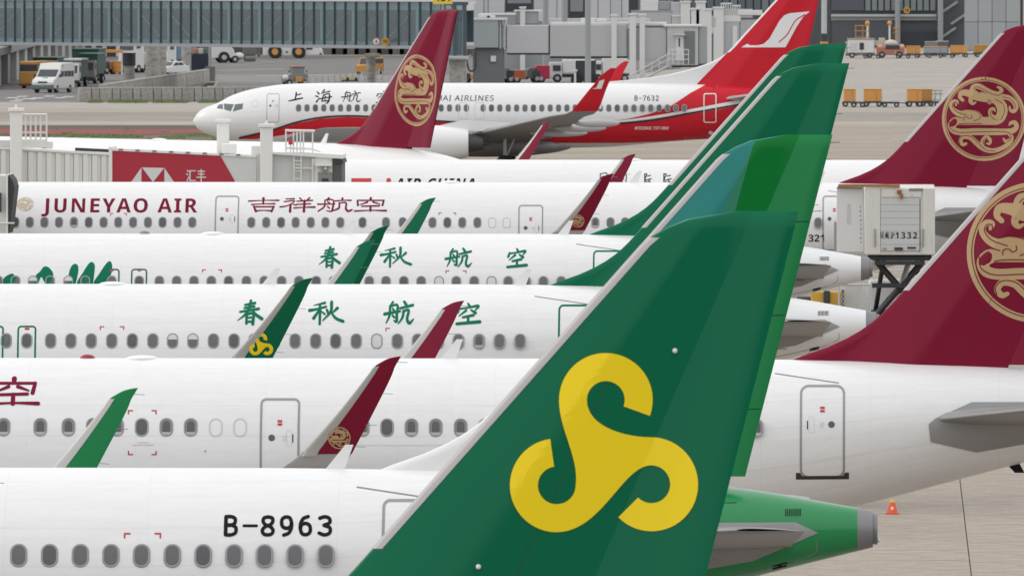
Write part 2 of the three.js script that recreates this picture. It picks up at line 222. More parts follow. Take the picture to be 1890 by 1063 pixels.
// ---------------------------------------------------------------- ground
const gn = noiseField(128, 5), gn2 = noiseField(128, 91);
const concreteMap = texture(1024, 1024, (i, j) => { // 80 m square: patches, tyre-stained lanes along x, fine speckle; all of it lies in the concrete
  const n = 0.5 * gn(i / 64, j / 16) + 0.3 * gn(i / 24 + 9, j / 6) + 0.2 * gn2(i / 6, j / 4), lane = gn2(i / 340 + 3, j / 11), speck = gn(i * 0.9, j * 0.9);
  const v = 205 + 44 * (n - 0.5) + 34 * (lane - 0.5) + 14 * (speck - 0.5); return [v, v - 2 - 5 * lane, v - 6 - 10 * lane];
});
const fineMap = texture(512, 512, (i, j) => { const n = 0.5 * gn(i / 40, j / 14) + 0.3 * gn(i / 11 + 9, j / 5) + 0.2 * gn2(i / 3, j / 2), st = gn2(i / 60 + 4, j / 3); const v = 212 + 62 * (n - 0.5) + 34 * (st - 0.5) - (gn2(i / 26 + 50, j / 4) > 0.9 ? 26 : 0) - (gn(i / 3 + 7, j / 3) > 0.94 ? 18 : 0); return [v, v - 4, v - 10]; });
const mapped = (m, t, sx, sy) => { const c = t.clone(); c.repeat.set(sx, sy); c.needsUpdate = true; m.map = c; return m; };
function sheet(x0, z0, x1, z1, y, tile = 80) { const g = new THREE.PlaneGeometry(x1 - x0, z0 - z1).rotateX(-Math.PI / 2).translate((x0 + x1) / 2, y, (z0 + z1) / 2), p = g.attributes.position, u = g.attributes.uv; for (let i = 0; i < p.count; i++) u.setXY(i, p.getX(i) / tile, p.getZ(i) / tile); return g; }
const patch = (pts, y, tile = 80) => { const g = new THREE.ShapeGeometry(outline(pts.map(([x, z]) => [x, -z]))).rotateX(-Math.PI / 2).translate(0, y, 0), p = g.attributes.position, u = g.attributes.uv; for (let i = 0; i < p.count; i++) u.setXY(i, p.getX(i) / tile, p.getZ(i) / tile); return g; };
const concrete = mat([0.47, 0.435, 0.4], 0.92, { map: concreteMap });
const apron = setting('apron', sheet(-1500, 400, 1500, -4000, 0), concrete);
{ // paving slabs of the stands, nearest part in view
  setting('joint_sealant', sheet(-8.1, -222.3, 21.8, -339.2, 0.008), mat([0.1, 0.095, 0.09], 0.9));
  const tones = [[0.5, 0.445, 0.39], [0.52, 0.46, 0.405], [0.475, 0.425, 0.375], [0.51, 0.45, 0.4]].map((c, k) => mat(c, 0.9, { map: (() => { const t = fineMap.clone(); t.offset.set(0.27 * k, 0.41 * k); t.needsUpdate = true; return t; })() }));
  const slab = (() => { const g = new THREE.BoxGeometry(4.97, 0.05, 4.47); return g; })();
  for (let i = -2; i <= 3; i++) for (let j = -7; j <= 18; j++) { const s = part('concrete_slab', slab, tones[Math.floor(rnd() * 4)], apron); s.position.set(1.85 + 2.5 + i * 5, 0.005 + rr(0, 0.004), -310 + 2.25 + j * 4.5); }
  setting('stand_line', sheet(2.2, -304.6, 9, -304.75, 0.042), mat([0.62, 0.6, 0.56], 0.8));
}
// taxiway lanes across the middle distance, each a sheet just above the last
const lane = (name, x0, z0, x1, z1, y, c) => setting(name, sheet(x0, z0, x1, z1, y), mapped(mat(c, 0.92), concreteMap, 1, 1));
lane('far_apron', -160, -985, 160, -1460, 0.006, [0.56, 0.535, 0.51]);
lane('taxiway', -160, -778, 160, -905, 0.012, [0.5, 0.45, 0.39]);
lane('taxiway_shoulder', -160, -905, 160, -925, 0.02, [0.58, 0.52, 0.45]);
lane('taxiway_centre', -160, -925, 160, -968, 0.016, [0.43, 0.405, 0.375]);
lane('taxiway_edge', -160, -968, 160, -985, 0.024, [0.55, 0.51, 0.45]);
setting('verge', sheet(-160, -842, -37.5, -905, 0.03, 8), mapped(mat([0.19, 0.18, 0.12], 0.95), fineMap, 1, 1));
setting('dark_verge_band', sheet(-160, -887, -37.4, -905, 0.04, 8), mapped(mat([0.11, 0.1, 0.085], 0.95), fineMap, 1, 1));
setting('red_verge_band', sheet(-160, -864, -37.6, -887, 0.05, 8), mapped(mat([0.34, 0.075, 0.07], 0.95), fineMap, 1, 1));
setting('taxiway_far_lane', sheet(-160, -800, 160, -815, 0.018, 60), mapped(mat([0.5, 0.45, 0.38], 0.92), concreteMap, 1, 1));
setting('service_road', patch([[-160, -1024], [-40, -1024], [-36, -1080], [-20, -1300], [-25, -1440], [-160, -1440]], 0.014, 60), mapped(mat([0.25, 0.245, 0.255], 0.92), concreteMap, 1, 1));
setting('service_road_patch', sheet(-75, -1150, -30, -1210, 0.02, 40), mapped(mat([0.33, 0.325, 0.33], 0.92), concreteMap, 1, 1));
for (const [u, v, w] of [[22, 181, 1.3], [40, 178.5, 1.2], [52, 183, 1.4], [68, 181.5, 1.3], [28, 187, 1.3], [90, 178, 1.2], [110, 181, 1.2], [125, 179, 1.1], [35, 184, 1]]) { const p = onGround(u, v); setting(numbered('road_marking'), sheet(p.x - w * 0.4, p.z + 2.2, p.x + w * 0.4, p.z - 2.2, 0.03), mat([0.55, 0.55, 0.56], 0.8)); }
for (const [u0, v0, u1, v1] of [[420, 122, 520, 113], [470, 141, 700, 137], [400, 131, 520, 128]]) { const a = onGround(u0, v0), b = onGround(u1, v1); setting(numbered('lane_marking'), patch([[a.x, a.z], [b.x, b.z], [b.x, b.z - 2.4], [a.x, a.z - 2.4]], 0.034), mat([0.5, 0.5, 0.5], 0.8)); }
// grass along the verge and the foot of the wall: nobody could count it
function tufts(name, label, n, place, h) {
  const pos = [], N = n * 5; const o = new THREE.InstancedMesh(new THREE.ConeGeometry(0.05, 1, 3, 1).translate(0, 0.5, 0), mat([0.14, 0.17, 0.085], 0.95), N), m = new THREE.Matrix4(), q = new THREE.Quaternion(), c = new THREE.Color(); let k = 0;
  for (let i = 0; i < n; i++) { const [x, z] = place(), s = h * rr(0.5, 1.3); for (let b = 0; b < 5; b++) { q.setFromEuler(new THREE.Euler(rr(-0.5, 0.5), rr(0, 6), rr(-0.5, 0.5))); m.compose(V(x + rr(-0.12, 0.12), 0.02, z + rr(-0.12, 0.12)), q, V(1.6, s * rr(0.6, 1), 1.6)); o.setMatrixAt(k, m); c.setRGB(0.9 + 0.6 * rnd(), 1 + 0.6 * rnd(), 0.8 + 0.5 * rnd()); o.setColorAt(k++, c); } }
  o.name = name; o.userData = { kind: 'stuff', label, category: 'grass' }; o.castShadow = o.receiveShadow = true; scene.add(o);
}
const clump = noiseField(64, 3);
tufts('verge_grass', 'rough low grass along the taxiway verge', 1700, () => { for (;;) { const x = rr(-75, -38), z = rr(-887, -843); if (clump(x * 0.9, z * 0.3) > (z < -862 ? 0.82 : 0.55)) return [x, z]; } }, 0.2);
tufts('wall_grass', 'weeds growing along the foot of the barrier wall', 1300, () => { for (;;) { const x = rr(-69, -50); if (clump(x * 0.8, 7) > 0.25) return [x, lerp(-1019, -1022, rnd())]; } }, 0.26);
// ---------------------------------------------------------------- paints shared by the airliners
const skinNoise = noiseField(64, 11);
const skinMap = texture(1024, 512, (i, j) => { // faint lap joints, butt joints and grime of a painted skin; 16 m long, once round
  const x = i / 64, v = j / 512;
  let c = 247 + 5 * (skinNoise(i / 70, j / 3) - 0.5) + 4 * (skinNoise(i / 12 + 20, j / 2) - 0.5);
  for (const l of [0.07, 0.16, 0.215, 0.29, 0.36, 0.44, 0.56, 0.64, 0.71, 0.785, 0.84, 0.93]) if (Math.abs(v - l) * 512 < 0.6) c -= 8;
  for (const l of [1.2, 4.1, 6.9, 9.3, 12.6, 15.1]) if (Math.abs(x - l) * 64 < 0.6) c -= 7;
  return [c, c, c - 1];
});
const satin = (c, r = 0.2) => new THREE.MeshPhysicalMaterial({ color: lin(...c), roughness: r, specularIntensity: 0.3, side: THREE.DoubleSide });
const dull = (c) => new THREE.MeshPhysicalMaterial({ color: lin(...c), roughness: 0.7, specularIntensity: 0.15, side: THREE.DoubleSide });
const paintWhite = coat([0.82, 0.82, 0.825], 0.42, { map: skinMap, clearcoat: 0.35 });
const plainWhite = coat([0.78, 0.78, 0.78], 0.4, { clearcoat: 0.3 });
const deepGreen = satin([0.002, 0.135, 0.062]), freshGreen = coat([0.003, 0.225, 0.062], 0.3, { clearcoat: 0.3 }), leafGreen = satin([0.01, 0.19, 0.06]);
const letterGreen = dull([0.008, 0.16, 0.085]);
const bandTeal = satin([0.028, 0.22, 0.2]), bandSage = satin([0.04, 0.22, 0.13]), bandEmerald = satin([0.002, 0.17, 0.03]), bandLeaf = satin([0.014, 0.2, 0.06]);
const wine = satin([0.205, 0.009, 0.032]), wineLetter = dull([0.19, 0.012, 0.038]);
const gold = satin([0.5, 0.35, 0.185], 0.35), yellow = satin([0.9, 0.67, 0.018]);
const scarlet = satin([0.56, 0.02, 0.034]), inkBlack = dull([0.016, 0.016, 0.018]), markRed = mat([0.5, 0.03, 0.04], 0.5);
const bareMetal = mat([0.46, 0.45, 0.43], 0.42, { metalness: 0.35 }), plateGrey = mat([0.3, 0.3, 0.295], 0.45, { metalness: 0.3 }), burntMetal = mat([0.24, 0.235, 0.24], 0.45, { metalness: 0.4 });
const edgeGrey = mat([0.46, 0.44, 0.44], 0.45), beaconRed = mat([0.3, 0.02, 0.02], 0.3);
const sealGrey = mat([0.3, 0.3, 0.31], 0.6), lineGrey = mat([0.22, 0.22, 0.23], 0.7), faintGrey = mat([0.58, 0.58, 0.58], 0.6), wingGrey = coat([0.42, 0.42, 0.42], 0.4, { clearcoat: 0.2 });
const paneDark = mat([0.085, 0.085, 0.09], 0.16), paneMid = mat([0.12, 0.12, 0.125], 0.2), blindWhite = mat([0.62, 0.62, 0.61], 0.5), rubber = mat([0.025, 0.025, 0.025], 0.85), gearGrey = mat([0.5, 0.5, 0.5], 0.5), darkHole = mat([0.02, 0.02, 0.022], 0.7);
const rimGrey = mat([0.22, 0.22, 0.222], 0.5), sillGrey = mat([0.42, 0.42, 0.415], 0.5);
const cockpitGlass = mat([0.13, 0.16, 0.16], 0.1), shadeGrey = mat([0.26, 0.26, 0.265], 0.5), lampGlass = mat([0.75, 0.75, 0.75], 0.2);

// ---------------------------------------------------------------- shape of the two airliner families, q = metres ahead of the tail end
const twin = (L) => ({
  L, finTop: 5.87,
  top: smoothCurve([[0, 5.14], [0.9, 5.3], [2.1, 5.5], [4, 5.7], [7.5, 5.83], [11, 5.87], [L - 6, 5.87], [L - 4, 5.76], [L - 2.7, 5.35], [L - 1.7, 4.7], [L - 0.9, 4.3], [L - 0.3, 3.8], [L, 3.3]]),
  bottom: smoothCurve([[0, 4.5], [2, 4.0], [4.5, 3.36], [7.3, 2.62], [9.5, 2.1], [11.5, 1.8], [13.5, 1.73], [L - 6, 1.73], [L - 4.5, 1.78], [L - 2.5, 1.97], [L - 1, 2.36], [L - 0.3, 2.75], [L, 3.24]]),
  half: smoothCurve([[0, 0.31], [2, 0.78], [4, 1.16], [7, 1.6], [10, 1.89], [12.5, 1.965], [14, 1.975], [L - 6.2, 1.975], [L - 5, 1.92], [L - 3.5, 1.72], [L - 2, 1.35], [L - 1, 0.95], [L - 0.3, 0.52], [L, 0.03]]),
});
const shapes = { short: twin(37.57), long: twin(44.51) };
shapes.taxi = {
  L: 38.0, finTop: 5.54,
  top: smoothCurve([[0, 4.75], [1.5, 5.05], [4, 5.35], [8, 5.5], [11, 5.54], [29.5, 5.54], [32.1, 5.47], [34.1, 5.2], [35.5, 4.8], [36.5, 4.28], [37.1, 4.06], [37.65, 3.75], [38, 3.2]]),
  bottom: smoothCurve([[0, 4.2], [2.5, 3.2], [5.4, 2.35], [9.7, 1.82], [13, 1.58], [16, 1.53], [31, 1.53], [34, 1.72], [36, 2.08], [37.2, 2.42], [37.7, 2.72], [38, 3.15]]),
  half: smoothCurve([[0, 0.25], [3, 0.85], [6, 1.35], [9.5, 1.74], [13, 1.88], [31, 1.88], [33.5, 1.74], [35, 1.5], [36.4, 1.1], [37.3, 0.72], [37.8, 0.4], [38, 0.03]]),
};
// near skin of a fuselage: the point at (x, y) of the side view, proud of the paint by so much
function sideOf(sh) { return (x, y, proud) => { const q = -x, t = sh.top(q), b = sh.bottom(q), cy = (t + b) / 2, ry = (t - b) / 2, hw = sh.half(q), s = clamp((y - cy) / ry, -0.9995, 0.9995), c = Math.sqrt(1 - s * s), n = Math.hypot(s / ry, c / hw); return [x, y + proud * s / ry / n, hw * c + proud * c / hw / n]; }; }
function hull(sh, q0, q1, nx, nr, both = true) {
  return grid(nr, nx, (a, b) => { let k = b; const q = lerp(q0, q1, k), t = sh.top(q), bo = sh.bottom(q), th = a * 2 * Math.PI; return [-q, (t + bo) / 2 + (t - bo) / 2 * Math.cos(th), sh.half(q) * Math.sin(th), q / 16, a]; });
}
const airfoil = (x) => 5 * (0.2969 * Math.sqrt(x) - 0.126 * x - 0.3516 * x * x + 0.2843 * x ** 3 - 0.1036 * x ** 4);   // half thickness per unit of t/c
const finFoil = (x) => (x < 0.3 ? Math.pow(x / 0.3, 0.66) : 1 - 0.94 * Math.pow((x - 0.3) / 0.7, 1.1)) * 0.5;   // a built-up fin: two nearly flat faces meeting in a soft ridge
// fins: q of the leading edge (with dorsal fillet), hinge and trailing edge at height h above the crown
const fins = {
  twin: { tip: 5.84, straight: (h) => 7.52 - 0.885 * h, lead: (h) => { let q = 7.52 - 0.885 * h; if (h < 1.45) q += 1.1 * (1 - Math.max(h, 0) / 1.45) ** 3.4 + (h < 0 ? -h * 1.2 : 0); if (h > 5.38) { const t = (h - 5.38) / 0.46; q -= 0.85 * (1 - Math.sqrt(Math.max(0, 1 - t * t))); } return q; }, hinge: (h) => 3.83 - 0.436 * h, trail: (h) => 2.2 - 0.255 * h, tc: 0.115, turn: 0.2 },
  taxi: { tip: 6.9, straight: (h) => 6.7 - 0.925 * h, lead: smoothCurve([[-0.4, 15], [0, 13.2], [0.2, 11], [0.45, 9], [0.85, 7.3], [1.2, 6.2], [1.55, 5.45], [1.96, 4.88], [3, 3.92], [5, 2.07], [6.6, 0.6], [6.9, -0.1]]), hinge: (h) => 2.0 - 0.42 * h, trail: (h) => 0.45 - 0.222 * h, tc: 0.1, turn: 0.06 },
};
function finSide(f, base) { // half thickness with rounded tip; rudder swung about its hinge
  const thick = (q, h) => { const L = f.straight(h), T = f.trail(h), c = L - T, x = (L - q) / c, edge = Math.max(0, f.lead(h) - q), tip = h > f.tip - 0.22 ? Math.sqrt(Math.max(0, 1 - ((h - f.tip + 0.22) / 0.22) ** 2)) : 1; const a = x > 0 ? finFoil(Math.min(1, x)) * f.tc * c : 0; return Math.max(a, 0.07 * Math.min(1, Math.sqrt(edge / 0.25))) * (edge < 0.02 ? edge / 0.02 : 1) * tip * (x > 0.995 ? 0.3 : 1); };
  const swing = (q, h) => Math.max(0, f.hinge(h) - q) * Math.tan(f.turn);
  return { thick, swing, lift: (x, y, proud) => { const h = y - base; return [x, y, thick(-x, h) + swing(-x, h) + proud]; } };
}
function finMesh(f, base, qa, qb, h0, h1, nu = 26, nv = 46) {
  const s = finSide(f, base), face = (sg) => grid(nu, nv, (a, b) => { const h = lerp(h0, h1, Math.pow(b, 0.8)), q = lerp(qa(h), qb(h), a ** 1.6), z = s.swing(q, h) + sg * s.thick(q, h); return [-q, base + h, z, -q / 6, h / 6]; });
  return join([face(1), face(-1)]);
}
function loft(sections, n = 14, sub = 3) { // sections [x, y, z, chord, t/c, lean]
  const rows = []; for (let i = 0; i < sections.length - 1; i++) for (let k = 0; k < sub; k++) rows.push(sections[i].map((a, m) => lerp(a, sections[i + 1][m], k / sub))); rows.push(sections[sections.length - 1]);
  return grid(2 * n, rows.length - 1, (a, b) => { const [x, y, z, c, tc, g] = rows[Math.round(b * (rows.length - 1))], t = a * 2 - 1, xf = 0.5 * (1 - Math.cos(Math.PI * Math.abs(t))), hgt = Math.sign(t || 1) * airfoil(xf) * tc * c * (t > 0 ? 0.6 : 1.2); return [x + c * xf, y + -hgt * Math.cos(g), z + hgt * Math.sin(g), a * 2, b * 8]; });
}
const tipLead = smoothCurve([[4.55, -16.08], [5.4, -15.32], [6.2, -14.68], [6.36, -14.56], [6.45, -14.42], [6.52, -14.28], [6.555, -14.14], [6.57, -14.03]]), tipChord = smoothCurve([[4.55, 1.03], [5.4, 0.72], [6.2, 0.48], [6.36, 0.42], [6.45, 0.335], [6.52, 0.235], [6.555, 0.115], [6.57, 0.012]]), tipOut = smoothCurve([[4.55, 17.35], [5.4, 17.62], [6.57, 17.95]]);
const tipThick = (y, xf) => airfoil(clamp(xf, 0, 1)) * 0.1 * tipChord(y);
const upturned = (f0, f1, y0, y1, proud, side) => join([1, -1].map((sg) => grid(10, 30, (a, b) => { const y = lerp(y0, y1, 1 - (1 - b) ** 2), xf = typeof f1 === 'function' ? lerp(f0, f1(y), a) : lerp(f0, f1, a); return [tipLead(y) + xf * tipChord(y) - (xf === 0 ? proud : 0), y, side * (tipOut(y) + sg * (tipThick(y, xf) + proud))]; })));
const tipFace = (x, y, proud) => [x, y, tipOut(y) + tipThick(y, (x - tipLead(y)) / tipChord(y)) + proud];

const mirrored = (g, s) => { if (s > 0) return g; g.scale(1, 1, -1); const i = g.index; if (i) for (let k = 0; k < i.count; k += 3) { const a = i.getX(k); i.setX(k, i.getX(k + 1)); i.setX(k + 1, a); } g.computeVertexNormals(); return g; };
const cache = {};
const once = (key, f) => (cache[key] ??= f());
function engine(parent, x, y, z, r) {
  const prof = [[0.78, -2.3], [0.86, -2.42], [0.97, -2.38], [1.06, -2.1], [1.12, -1.4], [1.1, -0.4], [1.0, 0.6], [0.86, 1.4], [0.8, 1.45]].map(([a, b]) => new THREE.Vector2(a * r, b));
  const e = part('engine', once('nacelle' + r, () => new THREE.LatheGeometry(prof, 36).rotateZ(-Math.PI / 2)), plainWhite, parent); e.position.set(x, y, z);
  part('intake_lip', once('lip' + r, () => new THREE.TorusGeometry(0.88 * r, 0.09, 10, 36).rotateY(Math.PI / 2).translate(-2.34, 0, 0)), bareMetal, e);
  part('exhaust', once('core' + r, () => join([cyl(0.62 * r, 0.4 * r, 1.3, 1.7, 0, 0, 'x', 24), cyl(0.22, 0.04, 0.7, 2.5, 0, 0, 'x', 16)])), mat([0.07, 0.068, 0.066], 0.5, { metalness: 0.3 }), e);
  part('fan', once('fan' + r, () => cyl(0.78 * r, 0.78 * r, 0.1, -1.6, 0, 0, 'x', 24)), darkHole, e);
  part('pylon', once('pylon' + r, () => prism([[-1.2, 0.9 * r], [2.2, 0.75 * r], [4.2, 1.25 * r], [1.0, 1.42 * r]], 0.32, -0.16)), plainWhite, e);
}
function gear(parent, name, x, z, top, pair, r = 0.58) {
  const g = part(name, join([cyl(0.11, 0.11, top - r, 0, r + (top - r) / 2, 0), bar([0, r, -pair], [0, r, pair], 0.08), bar([0.1, r + 0.5, 0], [0.7, top - 0.2, 0], 0.05)]), gearGrey, parent); g.position.set(x, 0, z);
  for (const s of [-1, 1]) { const w = part('wheel', once('tyre' + r, () => new THREE.TorusGeometry(r * 0.7, r * 0.3, 10, 24)), rubber, g); w.position.set(0, r, s * pair); }
}
function windowGeo(sh, x, y, w, h) { // a frame bead round an oval pane, laid on the skin and then brought back to its own middle
  const skin = sideOf(sh), ring = (k, e) => roundRect(-w / 2 - k, -h / 2 - k, w / 2 + k, h / 2 + k, Math.min(w, h) * 0.46 + k, 6).map(([a, b]) => { const p = skin(x + a, y + b, e); return [p[0] - x, p[1], p[2]]; });
  const rings = [ring(0.035, 0.001), ring(0.024, 0.009), ring(0.008, 0.009), ring(-0.004, 0.0015)], pos = [];
  for (let k = 0; k < 3; k++) for (let i = 0; i < rings[k].length; i++) { const j = (i + 1) % rings[k].length; pos.push(...rings[k][i], ...rings[k + 1][j], ...rings[k + 1][i], ...rings[k][i], ...rings[k][j], ...rings[k + 1][j]); }
  const frame = new THREE.BufferGeometry(); frame.setAttribute('position', new THREE.Float32BufferAttribute(pos, 3)); frame.computeVertexNormals();
  const flat = (y0, y1, e) => lay([split(roundRect(-w / 2, -h / 2, w / 2, h / 2, Math.min(w, h) * 0.46, 6).map(([a, b]) => [a, clamp(b, y0, y1)]).flatMap((p, i, l) => [p, l[(i + 1) % l.length], [0, (y0 + y1) / 2]]), 0.1)], (a, b, pr) => { const p = skin(x + a, y + b, pr); return [p[0] - x, p[1], p[2]]; }, e);
  return { frame, pane: flat(-h / 2, h / 2, 0.003), upper: flat(h * 0.12, h / 2, 0.0045), lower: flat(-h * 0.47, -h * 0.3, 0.0045), rim: lay([band(...[[0.93, 0.94], [0.72, 0.8]].map(([a, b]) => roundRect(-w / 2 * a, -h / 2 * b, w / 2 * a, h / 2 * b, Math.min(w, h) * 0.44 * a, 6)))], (a, b, pr) => { const p = skin(x + a, y + b, pr); return [p[0] - x, p[1], p[2]]; }, 0.004) };
}
function airliner(o) {
  const sh = shapes[o.shape], skin = sideOf(sh), L = sh.L, D = o.depth, g = thing(o.name ?? 'parked_airliner', o.label, 'airliner', [o.x, 0, -D], o.turn ?? 0, o.group);
  const taxi = o.shape === 'taxi', fin = taxi ? fins.taxi : fins.twin, base = sh.finTop, fs = finSide(fin, base);
  const loc = (u, v, z = 1.86) => { const p = at(u, v, D - z); return [p.x - o.x, p.y]; };
  const locs = (u, v) => { let p = loc(u, v); for (let k = 0; k < 4; k++) p = loc(u, v, skin(p[0], Math.min(p[1], sh.top(-p[0]) - 0.02), 0)[2]); return p; };
  const finLoc = (u, v) => { const p = at(u, v, D - 0.2); return [p.x - o.x, p.y]; };
  const put = (name, layers, m, proud = 0.004, parent = g) => part(name, lay(layers, skin, proud), m, parent);
  const tailEnd = taxi ? 1.2 : 6.2;
  part('fuselage', once('hull' + o.shape, () => hull(sh, tailEnd, L, 150, 80)), paintWhite, g);
  const cone = part('tail_cone', once('cone' + o.shape, () => hull(sh, 0.27, tailEnd, 30, 80)), o.cone ?? paintWhite, g);
  part('auxiliary_exhaust', once('apu' + o.shape, () => join([hull(sh, 0, 0.27, 4, 60), hull({ top: () => sh.top(0) - 0.05, bottom: () => sh.bottom(0) + 0.05, half: () => sh.half(0) - 0.05 }, -0.08, 0.1, 2, 40)])), burntMetal, cone);
  part('exhaust_hole', once('hole' + o.shape, () => cyl(0.2, 0.2, 0.02, -0.06, (sh.top(0) + sh.bottom(0)) / 2, 0, 'x')), darkHole, cone);
  part('tail_lamp', once('lamp' + o.shape, () => new THREE.SphereGeometry(0.035, 10, 8).translate(0.1, sh.bottom(0) + 0.12, 0)), lampGlass, cone);
  // fin, rudder, leading edge
  const finPart = o.bands ? part('fin', finMesh(fin, base, o.bands[0][0], o.bands[0][1], -0.45, fin.tip), o.fin, g) : part('fin', once('fin' + taxi, () => finMesh(fin, base, taxi ? (h) => Math.min(fin.lead(h), 4.88 + 0.97 * (1.96 - h)) : fin.lead, (h) => fin.hinge(h) - 0.002, -0.45, fin.tip)), o.fin, g);
  part('rudder', once('rudder' + taxi, () => finMesh(fin, base, fin.hinge, fin.trail, -0.12, fin.tip, 10)), o.rudder ?? o.fin, g);
  const finLay = (name, layers, m, proud = 0.004) => part(name, lay(layers, fs.lift, proud), m, finPart);
  if (taxi) part('dorsal_fin', once('dorsal', () => finMesh(fin, base, fin.lead, (h) => Math.min(fin.lead(h), 4.88 + 0.97 * (1.96 - h)), -0.4, 1.96)), plainWhite, g);
  part('leading_edge', once('edge' + taxi, () => { const h0 = taxi ? 1.9 : 1.5, h1 = taxi ? 6.5 : 5.5, f = (sg) => grid(6, 40, (a, b) => { const h = lerp(h0, h1, b), q = fin.lead(h) - 0.125 * a * a; return [-q - (a ? 0 : 0.012), base + h, sg * (fs.thick(q, h) + (a ? 0.006 : 0))]; }); return join([f(1), f(-1)]); }), o.edge ?? edgeGrey, finPart);
  if (o.bands) for (const [qa, qb, m] of o.bands.slice(1)) part('colour_band', finMesh(fin, base, qa, qb, -0.45, fin.tip), m, finPart);
  if (o.hooks) finLay('emblem', hookEmblem().map((t) => split(t.map(([a, b]) => [-3.2 + a * 1.175, base + 2.695 + b * 1.175]), 0.12)), yellow, 0.008);
  if (o.beast) { const e = once('beast', beastEmblem), map = (t) => t.map(([a, b]) => [-3.27 + a * 1.55 * (o.beast === true ? 1 : o.beast), base + 2.34 + b * 1.55]); const em = finLay('emblem', e.gold.map(map), gold); part('emblem_line', lay(e.line.map(map), fs.lift, 0.013), wine, em); }
  if (!taxi) { // rivet-sized details of the fin: hinge arms and two static studs
    for (const h of [5.7, 4.5, 3.3, 2.1]) part('static_wick', once('wick' + h, () => (bar([-fin.trail(h) - 0.12, base + h, fs.swing(fin.trail(h), h)], [-fin.trail(h) + 0.16, base + h + 0.01, fs.swing(fin.trail(h), h)], 0.006, 5))), inkBlack, g);
    part('panel_seam', once('finseam', () => lay([stroke([[-4.9, base, 0.012], [-3.0, base + 4.0, 0.012]], false)], fs.lift, 0.004)), o.seam ?? mat([0.004, 0.075, 0.04], 0.6), finPart);
  }
  if (o.studs) for (const [q, h] of o.studs) part('fin_stud', new THREE.SphereGeometry(0.035, 12, 8).translate(...fs.lift(-q, base + h, 0.01)), lampGlass, finPart);
  // tailplanes
  const dx = taxi ? 0.6 : 0;
  for (const s of [1, -1]) {
    const t = part('tailplane', once('tailplane' + s + taxi, () => mirrored(loft([[-6.0 + dx, 4.52, 0.5, 4.6, 0.1, 0], [-5.5 + dx, 4.6, 1.25, 4.1, 0.1, 0], [-2.75 + dx, 5.08, 6.05, 1.6, 0.09, 0], [-2.3 + dx, 5.11, 6.22, 0.9, 0.05, 0]]), s)), taxi ? wingGrey : plateGrey, g);
    if (!taxi && s === 1) part('tailplane_plate', once('plate', () => lay([fill(outline([[-5.64, 4.5], [-5.5, 4.62], [-4.7, 4.97], [-1.35, 4.96], [-0.95, 4.78], [-2.1, 4.3], [-4.6, 3.88], [-5.6, 4.12]]), 0.1)], skin, 0.02)), plateGrey, g);
  }
  // wings
  const off = o.shape === 'long' ? -2.45 : 0;
  for (const s of [1, -1]) {
    if (taxi) {
      const w = part('wing', once('taxiwing' + s, () => mirrored(loft([[-23.6, 2.0, 0, 8.0, 0.13, 0], [-22.4, 2.15, 1.9, 6.6, 0.13, 0], [-19.6, 2.65, 5.4, 4.6, 0.115, 0], [-15.5, 3.7, 14.6, 2.1, 0.11, 0], [-14.5, 3.88, 16.2, 1.7, 0.1, 0.25], [-14.1, 4.08, 16.8, 1.55, 0.09, 0.8]]), s)), shadeGrey, g);
      part('winglet', once('taxitip' + s, () => mirrored(loft([[-14.1, 4.08, 16.8, 1.55, 0.09, 0.8], [-13.75, 4.5, 17.12, 1.42, 0.08, 1.2], [-13.1, 5.3, 17.38, 1.05, 0.08, 1.38], [-12.45, 6.05, 17.64, 0.72, 0.08, 1.4], [-12.0, 6.5, 17.8, 0.5, 0.07, 1.4], [-11.72, 6.68, 17.86, 0.3, 0.05, 1.4]]), s)), scarlet, g);
      for (const [x, z, l] of [[-17.4, 6.2, 3.6], [-16.0, 9.2, 3.2], [-14.9, 12.2, 2.8]]) { const f = part('flap_fairing', once('fair' + l, () => new THREE.SphereGeometry(1, 14, 10).scale(l / 2, 0.24, 0.17)), wingGrey, g); f.position.set(x + 2.2, 1.85 + z * 0.115, s * z); }
      continue;
    }
    part('wing', once('wing' + s + off, () => mirrored(loft([[-25.8, 2.45, 0, 8.2, 0.13, 0], [-24.6, 2.6, 1.9, 7.0, 0.13, 0], [-22.2, 3.0, 6.4, 4.3, 0.115, 0], [-17.45, 3.92, 16.2, 1.6, 0.11, 0], [-16.95, 4.05, 16.85, 1.42, 0.1, 0.3], [-16.5, 4.25, 17.18, 1.22, 0.1, 0.9], [-16.08, 4.55, 17.35, 1.03, 0.1, 1.35]]), s).translate(off, 0, 0)), wingGrey, g);
    const tip = part('upturned_wingtip', once('tip' + s + off, () => upturned(0, 1, 4.55, 6.57, 0, s).translate(off, 0, 0)), s > 0 ? o.tipOutside : o.tipInside, g);
    part('leading_edge', once('tipedge' + s + off, () => upturned(0, (y) => lerp(0.3, 0.24, (y - 4.5) / 1.9), 4.5, 6.36, 0.006, s).translate(off, 0, 0)), bareMetal, tip);
    for (const y of [6.45, 5.8, 5.15, 4.7]) part('static_wick', once('tipwick' + y + s + off, () => (bar([tipLead(y) + tipChord(y) - 0.03 + off, y, s * tipOut(y)], [tipLead(y) + tipChord(y) + 0.2 + off, y - 0.01, s * tipOut(y)], 0.006, 5))), lineGrey, tip);
    if (s > 0 && o.tipHooks) part('emblem', lay(hookEmblem().map((t) => t.map(([a, b]) => [-15.33 + a * 0.29 + off, 4.86 + b * 0.29])), (x, y, p) => tipFace(x - off, y, p).map((k, i) => (i ? k : k + off)), 0.006), yellow, tip);
